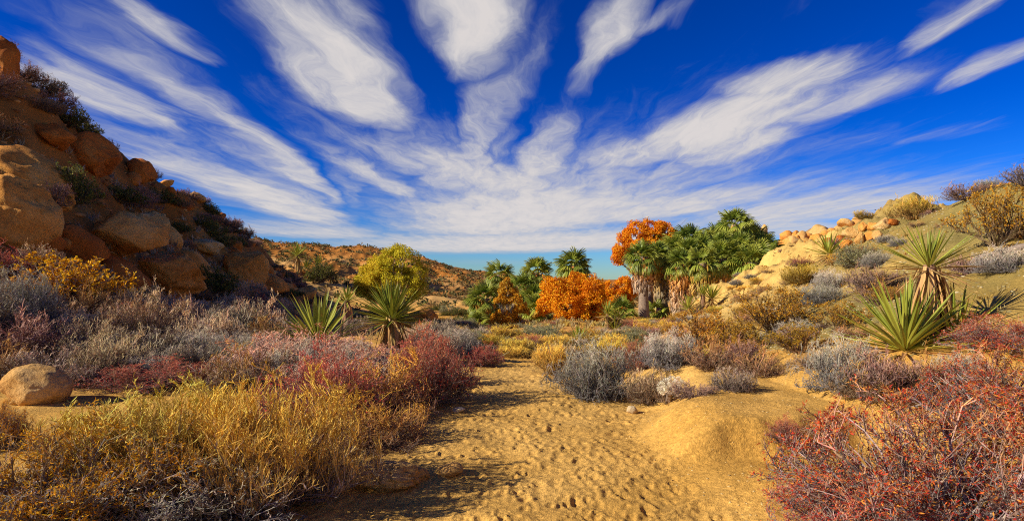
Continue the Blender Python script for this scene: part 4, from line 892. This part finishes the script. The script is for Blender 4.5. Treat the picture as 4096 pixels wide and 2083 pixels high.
palm(644, 58, 256, 'fan palm with the thickest bare grey trunk at the edge of the grove', 1, 1.7, .45, 38, .72, crown_px=643)
palm(667, 61, 256, 'leaning fan palm with orange thatch next to the thickest trunk', 2, 1.8, .62, 36, .55, crown_px=657)
palm(682, 57, 263, 'squat fan palm with bulging golden skirt behind the leaning one', 3, 1.65, .75, 34, .72)
palm(702, 56, 262, 'squat fan palm with golden skirt behind the yucca cluster', 4, 1.65, .8, 34, .72)
palm(726, 57, 258, 'fan palm with pale trunk and shaggy golden collar at the bluff foot', 5, 2.1, .6, 40, .72, crown_px=722)
palm(752, 55, 262, 'low spreading fan palm against the bluff edge', 6, 2.0, .7, 36, .6)
palm(735, 66, 224, 'tallest fan palm with a loose crown above the grove', 7, 2.0, .5, 40, .5, dead=12)
palm(753, 68, 240, 'dark shaded fan palm at the back of the grove next to the boulders', 8, 2.1, .5, 40, .55)
palm(690, 66, 240, 'fan palm whose crown touches the big orange cottonwood dome', 9, 2.0, .6, 36, .5)
for k, (px, d, py) in enumerate([(707, 67, 244), (718, 64, 248), (702, 64, 251), (741, 63, 248), (738, 64, 254), (675, 66, 250), (715, 70, 240), (760, 62, 256), (690, 64, 254), (765, 66, 250), (660, 70, 246)]):
    palm(px, d, py, 'fan palm crown packed among others in the middle of the grove', 20 + k, 2.0, .7, 34, .55, group='palms packed in the grove')
palm(577, 66, 265, 'fan palm rising above the round orange cottonwood', 40, 2.1, .4, 38, .45, crown_px=573, dead=10)
palm(537, 68, 272, 'fan palm standing between the narrow and round cottonwoods', 41, 1.9, .5, 34, .45)
palm(499, 66, 274, 'fan palm with rusty hanging fronds behind the narrow cottonwood', 42, 1.8, .6, 28, .5, dead=18)
palm(490, 47, 298, 'short fan palm with long rust orange skirt at the oasis edge', 43, 1.5, .85, 34, .55, crown_px=485, dead=12)
palm(522, 60, 288, 'dark bushy fan palm behind the narrow yellow cottonwood', 44, 1.8, .6, 34, .5)
palm(533, 57, 300, 'lower dark fan palm tucked against the round cottonwood', 45, 1.8, .6, 34, .5)
palm(537, 54, 310, 'lowest drooping fan palm with brown thatch in the cottonwood gap', 46, 1.6, .7, 30, .45, dead=12)
palm(477, 45, 324, 'stemless young fan palm beside the rust skirted palm', 47, 1.2, .3, 20, .3)
palm(622, 56, 312, 'stemless bright green fan palm left of the thickest trunk'.replace('left of', 'beside'), 48, 1.7, .3, 24, .3)
palm(654, 60, 312, 'small bright green palm between two grey trunks', 49, 1.5, .3, 20, .3)

# ------------------------------------------------------------------ cottonwoods
def tree(px, dist, lobes, label, seed, cols, nleaf, leaf=.16, trunk=.16, bark=(.30, .24, .17), name='cottonwood_tree', gap=-.12, limbs=True, trunks=1):
    """lobes: (px, py, radius px, depth m) of the crown."""
    rng = np.random.default_rng(seed); p = at(px, dist); d = dist
    t = thing(name, label, 'tree', p)
    LB_ = np.array([[(lx - CX) / F * d - p[0], ld, zpix(ly, d) - p[2], lr / F * d] for lx, ly, lr, ld in lobes])
    mb = MB(); top = LB_[:, 2].mean()
    for q in range(trunks):
        fork = np.array([rng.normal(0, .15), rng.normal(0, .15), top * .35]); b = np.array([rng.normal(0, .25) * (trunks > 1), rng.normal(0, .2) * (trunks > 1), -.1])
        s = np.linspace(0, 1, 5)[:, None]; P = b * (1 - s) + fork * s; tubes(mb, P[None], (trunk * np.linspace(1.2, .8, 5))[None], np.tile(np.array(bark), (1, 5, 1)), 8)
        n = len(LB_); s = np.linspace(0, 1, 6)[None, :, None]
        P = fork[None, None] * (1 - s) + LB_[:, None, :3] * s; P = P + np.cumsum(rng.normal(0, .05, P.shape), 1) * s; P[..., 2] -= .25 * np.sin(s[..., 0] * 3.14)
        tubes(mb, P, np.linspace(trunk * .55, .03, 6)[None] * np.ones((n, 1)), np.tile(np.array(bark), (n, 6, 1)), 5)
        ch = grow(rng, P, 7, .4, 1, .45, .8, .7, .3, 4, .2); tubes(mb, ch, np.linspace(.035, .01, 4)[None] * np.ones((len(ch), 1)), np.tile(np.array(bark), (len(ch), 4, 1)), 3)
    obj('trunk', mb.mesh('trunk', M_BARK, True), t)
    vol = LB_[:, 3] ** 2; which = rng.choice(len(LB_), nleaf * 2, p=vol / vol.sum())
    u = unit(rng.normal(size=(nleaf * 2, 3))); rr = LB_[which, 3] * rng.uniform(.35, 1.0, nleaf * 2) ** .55
    dist_n = noise3(u[:, 0] * 2.3 + which * 7.1, u[:, 1] * 2.3, u[:, 2] * 2.3, seed); rr = rr * (1 + .26 * dist_n)
    Pp = LB_[which, :3] + u * rr[:, None]
    keep = (noise3(Pp[:, 0] * 1.5, Pp[:, 1] * 1.5, Pp[:, 2] * 1.5, seed + 3) + .5 * noise3(Pp[:, 0] * 3.5, Pp[:, 1] * 3.5, Pp[:, 2] * 3.5, seed + 4) > gap) & (Pp[:, 2] > .1)
    Pp = Pp[keep][:nleaf]; u = u[keep][:nleaf]; n = len(Pp)
    nor = unit(u * .6 + rng.normal(0, .7, (n, 3)) + [0, 0, .25]); D = unit(np.cross(nor, rng.normal(size=(n, 3)))) * (leaf * rng.uniform(.6, 1.3, n))[:, None]
    W = unit(np.cross(nor, D)) * (leaf * .42 * rng.uniform(.7, 1.2, n))[:, None]
    mb = MB(); k = noise3(Pp[:, 0] * .7, Pp[:, 1] * .7, Pp[:, 2] * .7, seed + 8) * .5 + .5 + rng.normal(0, .22, n); k = np.clip(k, 0, .999)
    cols = np.array(cols); C = cols[(k * len(cols)).astype(int)] * rng.uniform(.75, 1.2, (n, 1))
    leaves(mb, Pp, D, W, C); obj('crown', mb.mesh('crown', M_TREE), t)
    return t
ORA = [(.80, .25, .010), (.92, .36, .012), (.95, .48, .02), (.72, .20, .010)]
ORY = [(.70, .32, .02), (.78, .42, .03), (.62, .26, .015), (.60, .38, .05)]
YG = [(.58, .50, .03), (.70, .58, .035), (.48, .46, .03), (.76, .58, .04)]
tree(392, 40, [(392, 262, 16, 0), (378, 268, 15, .4), (405, 262, 15, -.3), (414, 272, 14, .3), (366, 278, 13, 0), (384, 282, 16, -.5), (404, 284, 17, -.4), (418, 290, 11, .2), (362, 288, 9, .2), (398, 252, 9, 0), (374, 290, 11, -.4)],
     'rounded yellow green cottonwood behind the yuccas', 1, YG, 34000, .10, .13, (.42, .36, .26))
tree(575, 49, [(556, 292, 16, 0), (575, 286, 15, .5), (590, 290, 16, 0), (566, 304, 18, -.8), (586, 306, 19, -.6), (598, 300, 11, .3), (545, 306, 10, .2), (558, 318, 9, -.5), (576, 321, 11, -.3), (594, 316, 11, 0), (548, 284, 8, .5)],
     'large rounded orange cottonwood in the middle of the oasis', 2, ORA, 38000, .135, .16, (.46, .38, .26), trunks=3)
tree(620, 63, [(612, 288, 10, 0), (624, 287, 11, 0), (630, 294, 8, .3), (616, 300, 11, -.3), (604, 296, 8, 0), (627, 303, 7, .2)],
     'smaller orange cottonwood beside the thickest palm trunk', 3, ORA, 20000, .13, .13, (.46, .38, .26), trunks=2)
tree(508, 43, [(508, 294, 10, 0), (500, 305, 9, 0), (515, 304, 11, -.3), (508, 314, 12, -.3), (521, 314, 9, 0), (498, 316, 9, .2), (507, 284, 7, 0), (523, 322, 9, -.4), (512, 322, 9, -.2)],
     'narrow yellow orange cottonwood with pale thin stems', 4, ORY, 20000, .11, .10, (.55, .48, .34), trunks=3, gap=-.1)
tree(651, 70, [(652, 236, 15, 0), (636, 232, 12, 0), (628, 238, 10, .4), (665, 233, 11, 0), (645, 228, 10, 0), (620, 250, 9, -.4), (618, 258, 7, -.4), (640, 244, 11, -.5), (672, 236, 8, .2), (656, 246, 8, -1.2), (628, 250, 8, -.3), (660, 228, 8, 0)],
     'tall cottonwood with an orange dome crown above the palms', 5, ORA, 32000, .155, .30, (.24, .18, .13))

# ------------------------------------------------------------------ small things
def cholla(px, py, label):
    p = hit(px, py); d = p[1]; rng = np.random.default_rng(3)
    t = thing('cholla_cactus', label, 'cactus', p)
    for k, (ox, oz, r) in enumerate([(-11, 10, 5), (-6, 13, 5), (-2, 9, 5), (4, 11, 5), (8, 14, 4.5), (1, 15, 4.5), (11, 11, 4), (-8, 6, 4), (5, 6, 4)]):
        c = np.array([ox / F * d, rng.uniform(-.1, .02) - .12, (oz + 8) / F * d]); R = r / F * d
        V, T = ICO[2]; mb = MB(); V = V * np.array([.75, .75, 1.15]) * R * .8 + c
        mb.add(V, np.concatenate([T, T[:, 2:3]], 1), np.array([.45, .44, .26]))
        u = unit(rng.normal(size=(260, 3))); P0 = c + u * R * .7 * np.array([.75, .75, 1.15]); leaves(mb, P0, u * R * .55, unit(np.cross(u, rng.normal(size=u.shape))) * .0022, np.tile(np.array([.86, .80, .62]), (260, 1)))
        me = mb.mesh('joint', M_CHOLLA); me.validate(); obj('joint', me, t)
    mb = MB(); s = np.linspace(0, 1, 4)[None, :, None]; q = np.array([[0, -.1, 14 / F * d]]); tubes(mb, q[:, None] * s, np.full((1, 4), .035), np.tile(np.array([.2, .15, .1]), (1, 4, 1)), 7); obj('trunk', mb.mesh('trunk', M_BARK), t)
cholla(668, 402, 'white spiny cholla cactus among bristly bushes beside the sand mound')
def log(px0, py0, px1, py1, label):
    a, b = hit(px0, py0), hit(px1, py1); rng = np.random.default_rng(4); K = 9; s = np.linspace(0, 1, K)[:, None]
    mid = a * (1 - s) + b * s; mid[:, 2] = hgt(mid[:, 0], mid[:, 1]) + .05; mid = mid - a
    mid += np.cumsum(rng.normal(0, .03, mid.shape), 0); mb = MB(); t = thing('fallen_branch', label, 'branch', a)
    tubes(mb, mid[None], np.linspace(.03, .07, K)[None], np.tile(np.array([.22, .17, .13]), (1, K, 1)), 8); obj('limb', mb.mesh('limb', M_BARK, True), t)
    ch = grow(rng, mid[None], 9, .1, 1, .3, .6, .6, .3, 4, .25); mb = MB(); tubes(mb, ch, np.linspace(.018, .006, 4)[None] * np.ones((len(ch), 1)), np.tile(np.array([.24, .19, .15]), (len(ch), 4, 1)), 4); obj('twig', mb.mesh('twig', M_BARK), t)
log(978, 262, 1030, 246, 'weathered fallen branch lying on the upper gravel slope')
